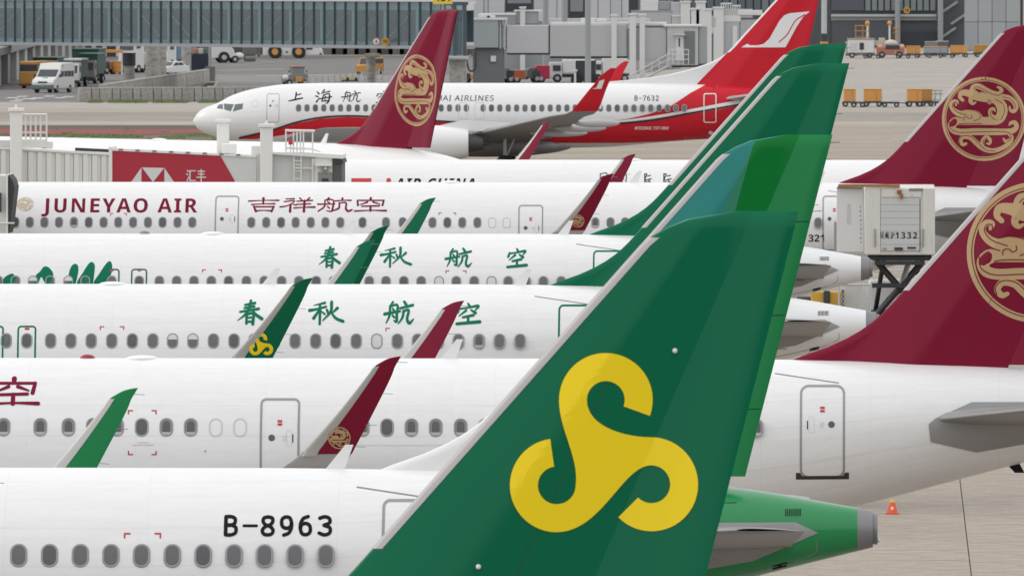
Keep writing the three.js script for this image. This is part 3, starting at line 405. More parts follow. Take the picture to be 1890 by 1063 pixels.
    if (s > 0 && o.tipBeast) part('emblem', lay(once('beast', beastEmblem).gold.map((t) => t.map(([a, b]) => [-15.3 + a * 0.23 + off, 4.88 + b * 0.23])), (x, y, p) => tipFace(x - off, y, p).map((k, i) => (i ? k : k + off)), 0.006), gold, tip);
    engine(g, -24.2 + off, 1.95, s * 5.75, 1.05);
    for (const [x, z] of [[-17.2, 6.6], [-15.9, 10.4], [-14.9, 13.4]]) { const f = part('flap_fairing', once('fairing', () => new THREE.SphereGeometry(1, 14, 10).scale(1.6, 0.22, 0.16)), wingGrey, g); f.position.set(x - 0.6 + off, 2.25 + z * 0.1, s * z); }
  }
  if (taxi) part('belly_fairing', new THREE.SphereGeometry(1, 28, 16).scale(5.6, 0.75, 1.95).translate(-20, 1.72, 0), shadeGrey, g);
  if (taxi) for (const s of [1, -1]) engine(g, -22.2, 1.9, s * 4.83, 1.0);
  const nose = -(L - 5.1), main = taxi ? -18.6 : -20.3 + off;
  gear(g, 'nose_gear', nose, 0, 1.9, 0.22, 0.38); for (const s of [1, -1]) gear(g, 'main_gear', main, s * (taxi ? 2.9 : 3.8), 2.6, 0.42);
  // crown: blade antennas and a shallow dome
  if (!taxi) {
    for (const q of [9.35, 16 + (off ? 0.1 : 0)]) part('blade_antenna', once('blade' + q + o.shape, () => prism([[0, -0.02], [0.34, -0.02], [0.5, 0.42], [0.36, 0.42]], 0.05, -0.025).translate(-q - 0.25, sh.top(q), 0)), plainWhite, g);
    const qd = off ? 22.9 : 20.2; part('antenna_dome', once('dome' + o.shape, () => new THREE.SphereGeometry(1, 24, 12).scale(0.36, 0.075, 0.34).translate(-qd, 5.86, 0)), plainWhite, g);
    if (o.beacon) part('beacon', (() => new THREE.SphereGeometry(0.12, 14, 8).scale(1.4, 0.7, 1).translate(-qd - (off ? 1.2 : 2.1), 5.87, 0))(), o.beacon, g);
    put('fairing_seam', [stroke([[-9, 5.585, 0.022], [-7.6, 5.385, 0.022]], false)], lineGrey);
    put('vent_grille', Array.from({ length: 8 }, (_, k) => stroke([[-1.52 + k * 0.036, 5.07, 0.017], [-1.52 + k * 0.036, 5.19, 0.017]], false)), inkBlack, 0.005, cone);
    put('drain_hatch', [fill(outline([[-1.75, 4.12], [-1.5, 4.18], [-1.5, 4.26], [-1.75, 4.2]]), 0.2)], inkBlack, 0.005, cone);
    part('drain_mast', once('drain' + o.shape, () => prism([[-0.2, 0.1], [0.12, 0.1], [0.26, -0.16], [0.05, -0.16]], 0.05, -0.025).translate(-3.8, sh.bottom(3.8), 0)), inkBlack, cone);
    put('hatch_seam', [stroke([[-2.9, 3.92, 0.014], [-1.0, 4.42, 0.014], [-0.98, 4.62, 0.014]], false, 3)], lineGrey, 0.004, cone);
  }
  // cabin windows
  if (o.windows) {
    const geo = once('win' + o.shape, () => (taxi ? windowGeo(sh, -20, 4.02, 0.27, 0.4) : windowGeo(sh, -20, 4.43, 0.235, 0.335)));
    for (const [u, kind] of o.windows) {
      const x = loc(u, o.windowLine, skin(-20, taxi ? 4.02 : 4.43, 0)[2])[0];
      if (kind === 'plug') { const p = part('plugged_window', geo.frame, faintGrey, g); p.position.x = x; continue; }
      const w = part('window', geo.frame, sealGrey, g); w.position.x = x;
      part('pane', geo.pane, kind === 'blind' ? blindWhite : kind === 'dark' || kind === 'lit' ? paneDark : paneMid, w);
      if (kind === 'half') part('blind', geo.upper, blindWhite, w);
      if (kind === 'lit') { part('inner_rim', geo.rim, rimGrey, w); part('inner_sill', geo.lower, sillGrey, w); }
    }
  }
  return { g, skin, loc, locs, finLoc, put, finLay, cone, finPart, sh };
}
const windowRow = (list, pick) => list.map((u, i) => [u, pick?.[i] ?? (i % 5 === 2 ? 'dark' : 'mid')]);
function door(a, x0, y0, x1, y1, o = {}) { // cabin door: seal line, porthole, lever, placards
  const d = a.put('cabin_door', [frameOutline(x0, y0, x1, y1, o.r ?? 0.13, o.line ?? 0.05)], o.paint ?? sealGrey, o.proud ?? 0.005), cx = (x0 + x1) / 2, w = x1 - x0, h = y1 - y0, m = o.flip ? -1 : 1;
  if (o.bare) return d;
  a.put('porthole', [ringStroke(cx - m * w * 0.2, y0 + h * 0.58, 0.036, 0.036, 0.072, 20)], paneDark, 0.006, d);
  a.put('lever', [stroke([[cx + m * w * 0.33, y0 + h * 0.62, 0.022], [cx + m * w * 0.33, y0 + h * 0.53, 0.022]], false)], inkBlack, 0.006, d);
  a.put('lever_plate', [frameOutline(cx + m * w * 0.24 - 0.06, y0 + h * 0.49, cx + m * w * 0.24 + 0.06, y0 + h * 0.66, 0.02, 0.008)], faintGrey, 0.0055, d);
  a.put('warning_placard', [0, 1].map((k) => fill(outline(roundRect(cx - 0.05, y0 + h * 0.71 + k * 0.07, cx + 0.05, y0 + h * 0.735 + k * 0.07, 0.004, 1)), 0.2)), markRed, 0.006, d);
  a.put('placard_text', [0, 1, 2, 3].map((k) => stroke([[cx + m * 0.06, y0 + h * 0.6 - k * 0.035, 0.01], [cx + m * 0.06 + 0.1, y0 + h * 0.6 - k * 0.035, 0.01]], false)), faintGrey, 0.006, d);
  return d;
}
function corners(a, list, up = true) { for (const [u, v, dir, dn] of list) { const p = a.locs(u, v), s = 0.1; a.put('exit_corner_mark', [stroke([[p[0], p[1], 0.028], [p[0] + dir * s, p[1], 0.028]], false), stroke([[p[0], p[1] + (dn ? -0.014 : 0.014), 0.028], [p[0], p[1] + (dn ? s * 0.8 : -s * 0.8), 0.028]], false)], markRed, 0.005); } }
function title(a, keys, boxes, m, weight = 1) { keys.forEach((k, i) => { const [u0, v0, u1, v1] = boxes[i], p = a.locs(u0, v1), q = a.locs(u1, v0); a.put('character', glyph(k, p[0], p[1], q[0], q[1], weight), m, 0.005); }); }
// ---------------------------------------------------------------- the fleet on the stands
const hooked = { fin: deepGreen, tipOutside: deepGreen, tipInside: deepGreen };
const beastly = { fin: wine, seam: mat([0.09, 0.006, 0.018], 0.6), beast: true, tipOutside: wine, tipInside: wine, tipBeast: true };
const ROW = 'airliners parked side by side on the stands';
airliner({ label: 'nearest airliner, deep green fin filling the foreground with big yellow three-hooked emblem', shape: 'short', x: -0.5, depth: 152.8, ...hooked, hooks: true, cone: freshGreen, tipHooks: true, studs: [[4.82, 1.28], [2.3, 4.05]], group: ROW });

{ // registration row
  const base = 5.87, a = airliner({ label: 'white airliner with black registration B-8963, teal and green striped fin and bright green tail cone', shape: 'short', x: -0.35, depth: 208.1, fin: bandTeal, rudder: bandLeaf, cone: freshGreen, tipOutside: leafGreen, tipInside: leafGreen, tipHooks: true, group: ROW,
    bands: [[(h) => Math.min(fins.twin.lead(h), 6.9 - 0.4 * h + (h > 1.45 ? 9 : 0)), (h) => Math.min(fins.twin.lead(h), Math.max(fins.twin.hinge(h) + 0.012, 4.72 - 0.465 * h))], [(h) => Math.min(fins.twin.lead(h), Math.max(fins.twin.hinge(h) + 0.012, 4.72 - 0.465 * h)), (h) => Math.min(fins.twin.lead(h), Math.max(fins.twin.hinge(h) + 0.006, Math.min(4.72 - 0.465 * h, 3.62 - 0.268 * h))), bandSage], [(h) => Math.min(fins.twin.lead(h), Math.max(fins.twin.hinge(h) + 0.006, Math.min(4.72 - 0.465 * h, 3.62 - 0.268 * h))), (h) => fins.twin.hinge(h) - 0.002, bandEmerald], [(h) => fins.twin.lead(h), (h) => Math.min(fins.twin.lead(h), 6.9 - 0.4 * h + (h > 1.45 ? 9 : 0)), plainWhite]],
    windowLine: 1023, windows: windowRow([-308, -251, -195, -138, -81, -24, 33, 90, 147, 203.5, 260, 317, 374, 431, 487.5, 544, 601]) });
  const p = a.locs(410, 989), q = a.locs(615, 952), w = q[0] - p[0];
  [['B', 0, 0.145], ['-', 0.185, 0.31], ['8', 0.335, 0.48], ['9', 0.505, 0.65], ['6', 0.675, 0.82], ['3', 0.85, 1]].forEach(([k, s, e]) => a.put('registration_letter', glyph(k, p[0] + s * w, p[1], p[0] + e * w, q[1], 1.3), inkBlack, 0.005));
  corners(a, [[229, 985, 1], [295, 985, -1]]);
  const d0 = a.locs(706, 921); door(a, d0[0], d0[1] - 2.0, d0[0] + 0.94, d0[1], { bare: true });
  const d1 = a.locs(-700, 921);
}
{ // long white jet with the dark red fin, right
  const a = airliner({ label: 'long white airliner with dark red fin cropped at right, rear door above black scuff plate', shape: 'long', x: 6.42, depth: 260.7, ...beastly, beacon: beaconRed, group: ROW, windowLine: 788,
    windows: windowRow([-223, -178, -133, -88, -42, 5, 73, 125, 170, 215, 260.5, 306, 351, 397, 442, 669, 714, 759, 804, 850, 895, 940, 985, 1030, 1397], ['lit', 'mid', 'lit', 'lit', 'lit', 'lit', 'lit', 'lit', 'lit', 'lit', 'dark', 'lit', 'lit', 'plug', 'plug', 'lit', 'dark', 'lit', 'lit', 'lit', 'mid', 'lit', 'mid', 'mid', 'lit']) });
  const d = (u0, v0, u1, v1, o) => { const p = a.locs(u0, v1), q = a.locs(u1, v0); return door(a, p[0], q[1] - 2.02, q[0], q[1], o); };
  d(479, 735, 554, 905); const r = d(1477, 710, 1561, 880, { flip: true, r: 0.19 });
  const p = a.locs(1470, 885), q = a.locs(1568, 872); a.put('scuff_plate', [fill(outline([[p[0], p[1]], [q[0], p[1]], [q[0], q[1]], [q[0] - 0.09, q[1]], [q[0] - 0.13, q[1] - 0.07], [p[0] + 0.13, q[1] - 0.07], [p[0] + 0.09, q[1]], [p[0], q[1]]]), 0.1)], mat([0.035, 0.03, 0.028], 0.6), 0.006, r);
  corners(a, [[236, 758, 1], [287, 758, -1], [236, 839, 1, 1], [287, 839, -1, 1]]);
  for (const [u0, u1, v] of [[252, 273, 817], [243, 283, 821.5]]) a.put('notice_text', [stroke([a.locs(u0, v), a.locs(u1, v)].map((k) => [...k, 0.014]), false)], mat([0.6, 0.38, 0.38], 0.6), 0.005);
  for (const u of [660, 905]) a.put('static_port', [ringStroke(...a.locs(u - 282, 833), 0.01, 0.01, 0.02, 10)], lineGrey, 0.005);
  title(a, ['emptyWide'], [[-25, 697, 72, 749]], wineLetter, 1.3);
  a.put('lap_seam', [stroke([a.locs(655, 822), a.locs(780, 822), a.locs(905, 822)].map((k) => [...k, 0.012]), false)], faintGrey);
}
const springTitle = ['spring', 'autumn', 'sail', 'empty'];
function exitFrame(a, u0, u1, v, h, m) { const p = a.locs(u0, v), q = a.locs(u1, v); return a.put('overwing_exit', [frameOutline(p[0], p[1] - h, q[0], p[1], 0.1, 0.045)], m, 0.005); }
{ // first with the green brush title
  const a = airliner({ label: 'nearer white airliner with green brush characters, yellow emblem on its dark green upturned wingtip', shape: 'short', x: -0.45, depth: 314.3, ...hooked, tipHooks: true, group: ROW, windowLine: 630,
    windows: windowRow([-213, -175, -138, -100, -62, -25, 10, 48, 92, 129.5, 167, 205, 243, 281, 317.5, 355, 393, 431, 468, 506, 544, 582, 619, 657, 695, 733, 770.5, 808, 846, 884, 922, 960], { 14: 'half', 15: 'half', 24: 'blind', 29: 'lit' }) });
  title(a, springTitle, [[436, 555, 485, 599], [570, 557, 634, 599], [709, 557, 764, 599], [841, 560, 888, 599]], letterGreen, 1.38);
  exitFrame(a, 31, 66, 601, 0.95, letterGreen); exitFrame(a, -30, 6, 601, 0.95, letterGreen);
  corners(a, [[184, 603, 1], [227, 603, -1], [712, 606, 1]]);
  const p = a.locs(1031, 562); door(a, p[0], p[1] - 2, p[0] + 0.94, p[1], { bare: true, paint: letterGreen });
  a.put('warning_placard', [fill(outline(roundRect(...a.locs(44, 609), ...a.locs(53, 605), 0.01, 1)), 0.2)], markRed, 0.005);
}
{ // second, with the green script
  const a = airliner({ label: 'farther white airliner with green brush characters and the tops of bold green script letters', shape: 'short', x: -0.72, depth: 365.4, ...hooked, tipHooks: true, beacon: burntMetal, group: ROW, windowLine: 521,
    windows: windowRow([-165, -133, -101, -69, -37, -5, 27, 59, 91, 124.5, 156, 205, 255.7, 293, 325, 357, 389, 421, 454, 487, 519, 551, 583, 615, 648, 681, 712, 745, 777, 810, 842, 875, 907, 938, 971, 1003, 1036], { 7: 'half', 9: 'half', 29: 'blind', 32: 'blind' }) });
  title(a, springTitle, [[587, 456, 628, 494.5], [702, 457, 759, 493], [822, 459, 871, 494], [935, 459, 974, 494]], letterGreen, 1.38);
  exitFrame(a, 190, 220, 496, 0.95, letterGreen); exitFrame(a, 241, 271, 496, 0.95, letterGreen);
  for (const u of [205, 256]) a.put('warning_placard', [fill(outline(roundRect(...a.locs(u - 3, 501), ...a.locs(u + 3, 498), 0.01, 1)), 0.2)], markRed, 0.0065);
  corners(a, [[373, 498, 1], [408, 498, -1], [823, 500, 1], [860, 500, -1]]);
  const P = (l) => l.map(([x, y]) => a.locs(x / 5.906, 470 + y / 5.906));
  const letters = [[[20, 280], [50, 240], [110, 208], [140, 215], [165, 260], [140, 300], [60, 340], [-20, 380]], [[380, 230], [430, 180], [460, 140], [490, 127], [530, 145], [565, 190], [572, 240], [540, 300], [500, 330], [470, 290], [440, 245], [400, 330], [360, 360], [370, 290]],
    [[740, 230], [755, 160], [780, 115], [808, 100], [835, 110], [848, 150], [840, 220], [815, 320], [780, 400], [740, 360]], [[830, 310], [900, 190], [950, 110], [985, 80], [1015, 92], [1027, 130], [1020, 210], [1000, 330], [940, 420], [860, 420]], [[1010, 310], [1080, 200], [1140, 110], [1180, 72], [1205, 82], [1216, 130], [1205, 210], [1130, 330], [1100, 400], [1020, 400]]];
  for (const l of letters) a.put('script_letter', [fill(smoothOutline(P(l)), 0.15)], letterGreen, 0.0035);
  const p = a.locs(1095, 462); door(a, p[0], p[1] - 2, p[0] + 0.94, p[1], { bare: true, paint: letterGreen });
}
{ // long white jet with the wine-red title
  const a = airliner({ label: 'long white airliner with wine red roman and brush title along its windows', shape: 'long', x: 6.6, depth: 438.2, ...beastly, group: ROW, windowLine: 411,
    windows: windowRow([-28, -1, 26.6, 53.5, 80.5, 107.5, 135, 162.5, 190, 217, 244.5, 272, 299, 326.6, 354, 463, 490.6, 518, 545, 573, 600, 627.5, 668.6, 712, 743, 771, 798, 825.5, 853, 881, 908, 935, 1072, 1099, 1127, 1154, 1181, 1209, 1511], { 6: 'lit', 30: 'plug', 31: 'plug', 32: 'lit', 33: 'lit' }) });
  const p = a.locs(75, 392), q = a.locs(364, 366); words('JUNEYAO AIR', p[0], p[1], q[0], q[1], { space: 0.09, font: font }).forEach((t) => a.put('title_letter', [split(t, 0.12)], wineLetter, 0.005));
  title(a, ['luckyWide', 'auspiciousWide', 'sailWide', 'emptyWide'], [[457.5, 364.6, 515, 391], [516, 364.6, 581, 391], [585.5, 364.6, 650, 391], [654, 364.6, 713, 391]], wineLetter, 1.25);
  const c = a.locs(45, 377), e = once('beast', beastEmblem); a.put('emblem', e.gold.map((t) => t.map(([x, y]) => [c[0] + x * 0.31, c[1] + y * 0.25])), mat([0.55, 0.44, 0.3], 0.5), 0.005);
  const d = (u0, v0, u1) => { const p = a.locs(u0, v0), q = a.locs(u1, v0); return door(a, p[0], p[1] - 2, q[0], p[1]); };
  d(397, 361, 441.5); d(957, 378, 1003); d(1519, 361, 1563);
  corners(a, [[203, 394, 1], [232, 394, -1], [810, 393, 1], [841, 393, -1]]);
  const t = a.locs(1493, 446), s = a.locs(1522, 433); words('321', t[0], t[1], s[0], s[1]).forEach((k) => a.put('type_letter', [split(k, 0.2)], inkBlack, 0.005));
}
{ // behind the boarding bridge
  const a = airliner({ label: 'white airliner behind the red boarding bridge, only crown and tops of black italic letters showing', shape: 'short', x: 9.7, depth: 480, ...beastly, beast: undefined, tipBeast: undefined, fin: plainWhite, tipOutside: plainWhite, tipInside: plainWhite, group: ROW });
  const p = a.locs(726, 352), q = a.locs(876, 329); words('AIR CHINA', p[0], p[1], q[0], q[1], { lean: 0.25, space: 0.06 }).forEach((t) => a.put('title_letter', [split(t, 0.15)], inkBlack, 0.006));
  a.put('title_emblem', [ringStroke(...a.locs(717, 333), 0.05, 0.05, 0.1, 16)], markRed, 0.006);
  a.put('flag', [fill(outline([a.locs(648, 349), a.locs(685, 349), a.locs(685, 329), a.locs(648, 329)]), 0.2)], markRed, 0.006);
  title(a, ['country', 'country', 'border', 'border'], [[1106, 319, 1122, 344], [1141, 319, 1157, 344], [1187, 320, 1203, 346], [1222, 320, 1240, 346]], inkBlack);
}
airliner({ name: 'parked_airliner', label: 'obliquely parked airliner whose narrow looking dark red fin stands before the taxiing jet', shape: 'short', x: -18.1, depth: 510, turn: -Math.PI / 4, ...beastly, beast: 0.88, group: ROW });

{ // the jet on the taxiway
  const a = airliner({ name: 'taxiing_airliner', label: 'taxiing white airliner with red swoosh, red fin and cockpit windows, crossing behind the parked row', shape: 'taxi', x: -5.3, depth: 735, fin: scarlet, edge: plainWhite, windowLine: 200,
    windows: windowRow(Array.from({ length: 47 }, (_, k) => 550.5 + 15.5 * k).filter((u) => u < 862 || u > 876)) });
  const P = (l) => l.map(([u, v]) => a.locs(u, v));
  const red = [[500, 242], [545, 228], [590, 219], [640, 216], [700, 218], [790, 224], [860, 228], [960, 232], [1040, 234], [1120, 231], [1200, 224], [1290, 208], [1360, 196], [1430, 186], [1470, 182], [1480, 215], [1400, 240], [1330, 254], [1250, 259], [1150, 263], [1060, 263], [960, 262], [860, 258], [760, 245], [660, 234], [600, 235], [540, 246], [470, 256], [440, 256]];
  a.put('red_stripe', [fill(outline(P(red)), 0.09)], scarlet, 0.035);
  const dark = [[440, 254], [500, 240], [545, 226], [590, 217], [640, 214], [700, 216], [790, 222], [860, 226], [960, 230], [1040, 232], [1120, 229], [1200, 222], [1290, 206], [1360, 194], [1470, 180]];
  a.put('black_stripe', [stroke(P(dark).map((p) => [...p, 0.11]), false, 8)], mat([0.02, 0.012, 0.014], 0.4), 0.045);
  a.put('white_stripe', [stroke(P([[1080, 227.5], [1130, 225], [1200, 217], [1290, 201.5], [1360, 189.5], [1470, 176]]).map((p, i) => [...p, 0.06 + 0.04 * i]), false, 6)], plainWhite, 0.045);
  a.put('red_swoosh', [fill(outline(P([[1118, 226], [1160, 219], [1200, 210], [1240, 195], [1275, 172], [1305, 156], [1330, 153.6], [1400, 154], [1480, 158], [1482, 176], [1360, 190], [1290, 201], [1200, 216], [1150, 222]])), 0.09)], scarlet, 0.035);
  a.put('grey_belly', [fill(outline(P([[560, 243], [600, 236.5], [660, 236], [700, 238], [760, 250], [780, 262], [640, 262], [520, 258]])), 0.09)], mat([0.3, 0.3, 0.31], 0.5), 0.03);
  title(a, ['above', 'sea', 'sail'], [[532, 171, 558, 188], [581, 166, 612, 191], [630, 168, 666, 189]], inkBlack, 1.1);
  title(a, ['empty'], [[693, 168, 723, 190]], inkBlack, 1.1);
  let p = a.locs(748, 186), q = a.locs(911, 176); words('SHANGHAI AIRLINES', p[0], p[1], q[0], q[1], { font: fontRegular, space: 0.05, lean: 0.1 }).forEach((t) => a.put('title_letter', [split(t, 0.2)], inkBlack, 0.006));
  p = a.locs(1171, 186); q = a.locs(1217, 176.5); { const w = q[0] - p[0]; [['B', 0, 0.145], ['-', 0.185, 0.31], ['7', 0.335, 0.48], ['6', 0.505, 0.65], ['3', 0.675, 0.82], ['2', 0.85, 1]].forEach(([k, s, e]) => a.put('registration_letter', glyph(k, p[0] + s * w, p[1], p[0] + e * w, q[1]), inkBlack, 0.006)); }
  p = a.locs(1172, 238.5); q = a.locs(1234, 233); words('BOEING 737-800', p[0], p[1], q[0], q[1], { lean: 0.2 }).forEach((t) => a.put('type_letter', [split(t, 0.2)], plainWhite, 0.05));
  const d = (u0, v0, u1, v1, o) => { const s = a.locs(u0, v1), e = a.locs(u1, v0); return door(a, s[0], s[1], e[0], e[1], o); };
  d(491, 172.5, 515.5, 226, { line: 0.035 }); d(1299, 173, 1323, 226, { line: 0.06, paint: plainWhite, bare: true, proud: 0.06 });
  for (const u of [845, 876]) d(u, 189, u + 18.5, 220, { line: 0.035, paint: faintGrey, bare: true, r: 0.2 });
  // flight deck panes
  for (const l of [[[412, 191], [431, 192.5], [425, 205.5], [413, 202]], [[433, 192.5], [448, 191], [446.5, 201], [429, 206]], [[402, 193.5], [410, 191.5], [411, 201.5], [399, 200]]]) a.put('cockpit_window', [fill(outline(P(l)), 0.15)], cockpitGlass, 0.006);
  a.put('nose_emblem', [ringStroke(...a.locs(470, 191), 0.2, 0.2, 0.025, 24)], faintGrey, 0.006);
  // bird emblem of the fin
  const F = (l) => l.map(([x, y]) => a.finLoc(1250 + x / 2.953, y / 2.953));
  a.finLay('emblem', [fill(outline(F([[350, 258], [385, 238], [398, 247], [440, 247], [475, 238], [505, 210], [560, 112], [585, 84], [615, 72], [725, 62], [690, 90], [650, 150], [612, 222], [592, 258]])), 0.3)], plainWhite, 0.008);
  a.finLay('emblem_line', [stroke(F([[556, 230], [600, 190], [650, 110], [700, 78]]).map((k) => [...k, 0.07]), false)], scarlet, 0.014);
  part('winglet_emblem', lay([fill(outline([[-12.85, 5.42], [-12.6, 5.5], [-12.42, 5.9], [-12.1, 6.0], [-12.25, 5.55], [-12.3, 5.42]]), 0.2)], (x, y, e) => [x, y, 17.35 + (y - 5.2) * 0.333 + 0.07 + e], 0.004), plainWhite, a.g);
}
// ---------------------------------------------------------------- boarding bridges at the stands
const bridgeCream = mat([0.74, 0.735, 0.69], 0.55), bridgeGrey = mat([0.62, 0.63, 0.61], 0.55), bridgeWhite = mat([0.77, 0.765, 0.73], 0.5), posterRed = mat([0.4, 0.02, 0.04], 0.6), posterWhite = mat([0.66, 0.66, 0.64], 0.5), railWhite = mat([0.72, 0.71, 0.68], 0.5), darkGap = mat([0.045, 0.045, 0.045], 0.7), grimeGrey = mat([0.22, 0.21, 0.2], 0.7);
{
  const D = 463.5, O = at(0, 300, D), g = thing('boarding_bridge', 'cream boarding bridge with a red poster panel and roof railings, reaching the jet behind', 'boarding bridge', [O.x, 0, O.z]);
  const P = (u, v, back = 0) => { const p = at(u, v, D + back); return [p.x - O.x, p.y, -back]; }, PX = (u, v) => P(u, v).slice(0, 2);
  const Wd = 2.6, floor = 3.55;
  const body = (name, pts, m, z0 = 0, depth = Wd, parent = g) => part(name, prism(pts, depth, -depth - z0), m, parent);
  // inner corrugated tunnel, panel by panel
  const edge = (u) => lerp(272.5, 283.5, u / 200), inner = body('inner_tunnel', [[P(-640, 0)[0], floor], [P(199, 0)[0], floor], PX(199, 286), PX(-640, 240.5)], bridgeGrey, 0.32, Wd - 0.5);
  for (let k = -37; k < 12; k++) { const u0 = k * 16.9 - 2, u1 = u0 + 16.9, a = PX(u0 + 0.6, edge(u0) + 3.5), b = PX(u1 - 0.6, edge(u1) + 3.5), x0 = a[0], x1 = b[0], w = x1 - x0; part('corrugated_panel', prism([[x0, floor], [x1, floor], [x1, b[1]], [x0, a[1]]], 0.012, -0.3).translate(0, 0, 0), bridgeCream, inner); part('panel_fold', prism([[x0 + w * 0.08, floor], [x0 + w * 0.62, floor], [x0 + w * 0.62, lerp(a[1], b[1], 0.62) - 0.02], [x0 + w * 0.08, a[1] - 0.02]], 0.05, -0.29, 0.012), bridgeCream, inner); }
  part('roof_edge', prism([PX(-640, edge(-640) + 3), PX(199, edge(199) + 3), PX(199, edge(199) - 1), PX(-640, edge(-640) - 1)], 0.12, -0.3), bridgeWhite, inner);
  part('roof_gutter', prism([PX(135, 279), PX(198, 282), PX(198, 276.5), PX(135, 273.5)], 0.5, -1.2), darkGap, inner);
  // outer tunnel with the poster
  const outer = body('outer_tunnel', [[P(200, 0)[0], floor - 0.15], [P(472, 0)[0], floor - 0.15], PX(472, 289), PX(200, 275.5)], bridgeGrey);
  part('tunnel_frame', prism([[P(199.5, 0)[0], floor - 0.2], [P(206, 0)[0], floor - 0.2], PX(206, 271.5), PX(199.5, 271)], Wd + 0.06, -Wd - 0.03 + 0.03), bridgeWhite, outer);
  part('roof_edge', prism([PX(206, 278), PX(472, 290.5), PX(472, 287), PX(206, 273.6)], 0.1, -0.05), bridgeWhite, outer);
  for (let k = 0; k < 8; k++) { const u = 222 + k * 31, p = PX(u, lerp(276, 287, k / 8)); part('roof_clip', box(0.16, 0.07, 0.06, p[0], p[1], 0.06), grimeGrey, outer); }
  const poster = part('poster', prism([[P(206.2, 0)[0], floor + 0.1], [P(452, 0)[0], floor + 0.1], PX(432, 333), PX(406, 287.5), PX(206.2, 278.3)], 0.02, 0.004), posterRed, outer);
  const mark = (pts) => part('poster_mark', prism(pts.map(([u, v]) => PX(u, v)), 0.006, 0.026), posterWhite, poster);
  mark([[261, 309], [302, 310], [281.5, 336]]); mark([[260, 309], [260, 336], [241, 336]]); mark([[302.5, 310], [302.5, 337], [321, 337]]);
  for (const [k, u0] of [['gather', 343], ['abundant', 362]]) part('poster_character', lay(glyph(k, ...PX(u0, 335), ...PX(u0 + 17, 313), 1.1), (x, y, e) => [x, y, 0.026 + e], 0.004), posterWhite, poster);
  // lift columns
  const column = (u0, u1, v0, m, z = 0.25) => { const a = PX(u0, v0), b = PX(u1, v0), w = b[0] - a[0], c = part('lift_column', rbox(w, a[1] - 0.1, 0.55, (a[0] + b[0]) / 2, (a[1] - 0.1) / 2 + 0.05, z, 0.03), bridgeWhite, g); part('column_cap', rbox(w + 0.14, 0.13, 0.7, (a[0] + b[0]) / 2, a[1] - 0.03, z, 0.02), bridgeWhite, c); part('column_lamp', cyl(0.05, 0.05, 0.14, (a[0] + b[0]) / 2, a[1] + 0.1, z), railWhite, c); return c; };
  column(392, 414, 224, bridgeWhite, -Wd - 0.35); column(481, 503, 230, bridgeWhite, 0.32); column(19, 40, 201, bridgeWhite, 0.32);
  part('motor_housing', rbox(0.55, 0.4, 0.5, P(416, 0)[0], P(416, 276)[1], -Wd + 0.3, 0.04), bridgeWhite, g); part('motor_housing', rbox(0.5, 0.42, 0.5, P(474, 0)[0], P(474, 279)[1], -0.4, 0.04), bridgeWhite, g);
  const cp = P(50, 265); part('roof_cabinet', rbox(1.15, 0.34, 0.9, cp[0] + 0.1, cp[1], -0.7, 0.03), bridgeWhite, g); part('roof_cabinet', rbox(0.7, 0.3, 0.6, P(8, 264)[0], P(8, 266)[1], -0.7, 0.03), bridgeGrey, g); part('roof_vent', rbox(0.42, 0.28, 0.5, P(84, 268)[0], P(84, 268)[1], -0.6, 0.03), bridgeWhite, g);
  // railings: posts and rails each a part
  const rail = (a, b, r = 0.035) => part('rail', bar([...a.slice(0, 2), a[2] ?? 0], [...b.slice(0, 2), b[2] ?? 0], r), railWhite, g);
  const R = (u, v, z) => { const p = PX(u, v); return [p[0], p[1], z]; };
  for (const u of [45, 54, 63.5, 72.5, 83.5]) rail(R(u, 211.5, -0.3), R(u, 259, -0.3)); rail(R(40, 211.5, -0.3), R(84, 211.5, -0.3), 0.05); rail(R(40, 245, -0.3), R(84, 245, -0.3)); rail(R(42, 259, -0.3), R(84, 259, -0.3));
  for (const [u, v] of [[526.5, 288], [540.5, 288], [547, 288], [553.5, 288], [559, 288], [576, 294]]) rail(R(u, 241, -0.2), R(u, v, -0.2), 0.03); rail(R(525, 241, -0.2), R(580, 241.8, -0.2), 0.05); rail(R(525, 273.5, -0.2), R(578, 275, -0.2)); 
  for (const u of [542, 555.5]) rail(R(u, 288, 0.12), R(u, 338, 0.12)); for (const v of [297, 304, 316, 330]) rail(R(542, v, 0.12), R(555.5, v, 0.12), 0.025); rail(R(541, 310, 0.1), R(577, 311, 0.1)); rail(R(577, 292, 0.1), R(577, 338, 0.1), 0.05);
  const bl = R(535.3, 262, -0.1); const beacon = part('beacon', cyl(0.09, 0.07, 0.2, bl[0], bl[1], bl[2], 'y', 14), mat([0.5, 0.01, 0.02], 0.25), g); part('beacon_post', bar([bl[0], bl[1] - 0.55, bl[2]], [bl[0], bl[1] - 0.1, bl[2]], 0.03), railWhite, beacon);
  // cab
  const cab = body('cab', [[P(472, 0)[0], floor - 0.1], [P(606, 0)[0], floor - 0.1], PX(606, 288), PX(560, 285), PX(503, 282), PX(472, 284)], bridgeGrey, 0.05, Wd + 0.2);
  part('cab_front', prism([[P(580, 0)[0], floor], [P(613, 0)[0], floor], PX(613, 286.5), PX(580, 291)], Wd + 0.4, -Wd - 0.3), bridgeCream, cab);
  part('canopy', prism([PX(503, 284.5), PX(632, 293), PX(632, 285.7), PX(560, 281), PX(503, 281)], Wd + 0.5, -Wd - 0.28), bridgeWhite, cab);
  part('bumper', prism([[P(613, 0)[0], floor], [P(630.5, 0)[0], floor], PX(630.5, 296), PX(613, 296)], Wd + 0.3, -Wd - 0.2), mat([0.1, 0.1, 0.105], 0.7), cab); part('bumper_roof', prism([PX(614, 301), PX(634, 301), PX(632, 294), PX(614, 294)], Wd + 0.45, -Wd - 0.26), darkGap, cab);
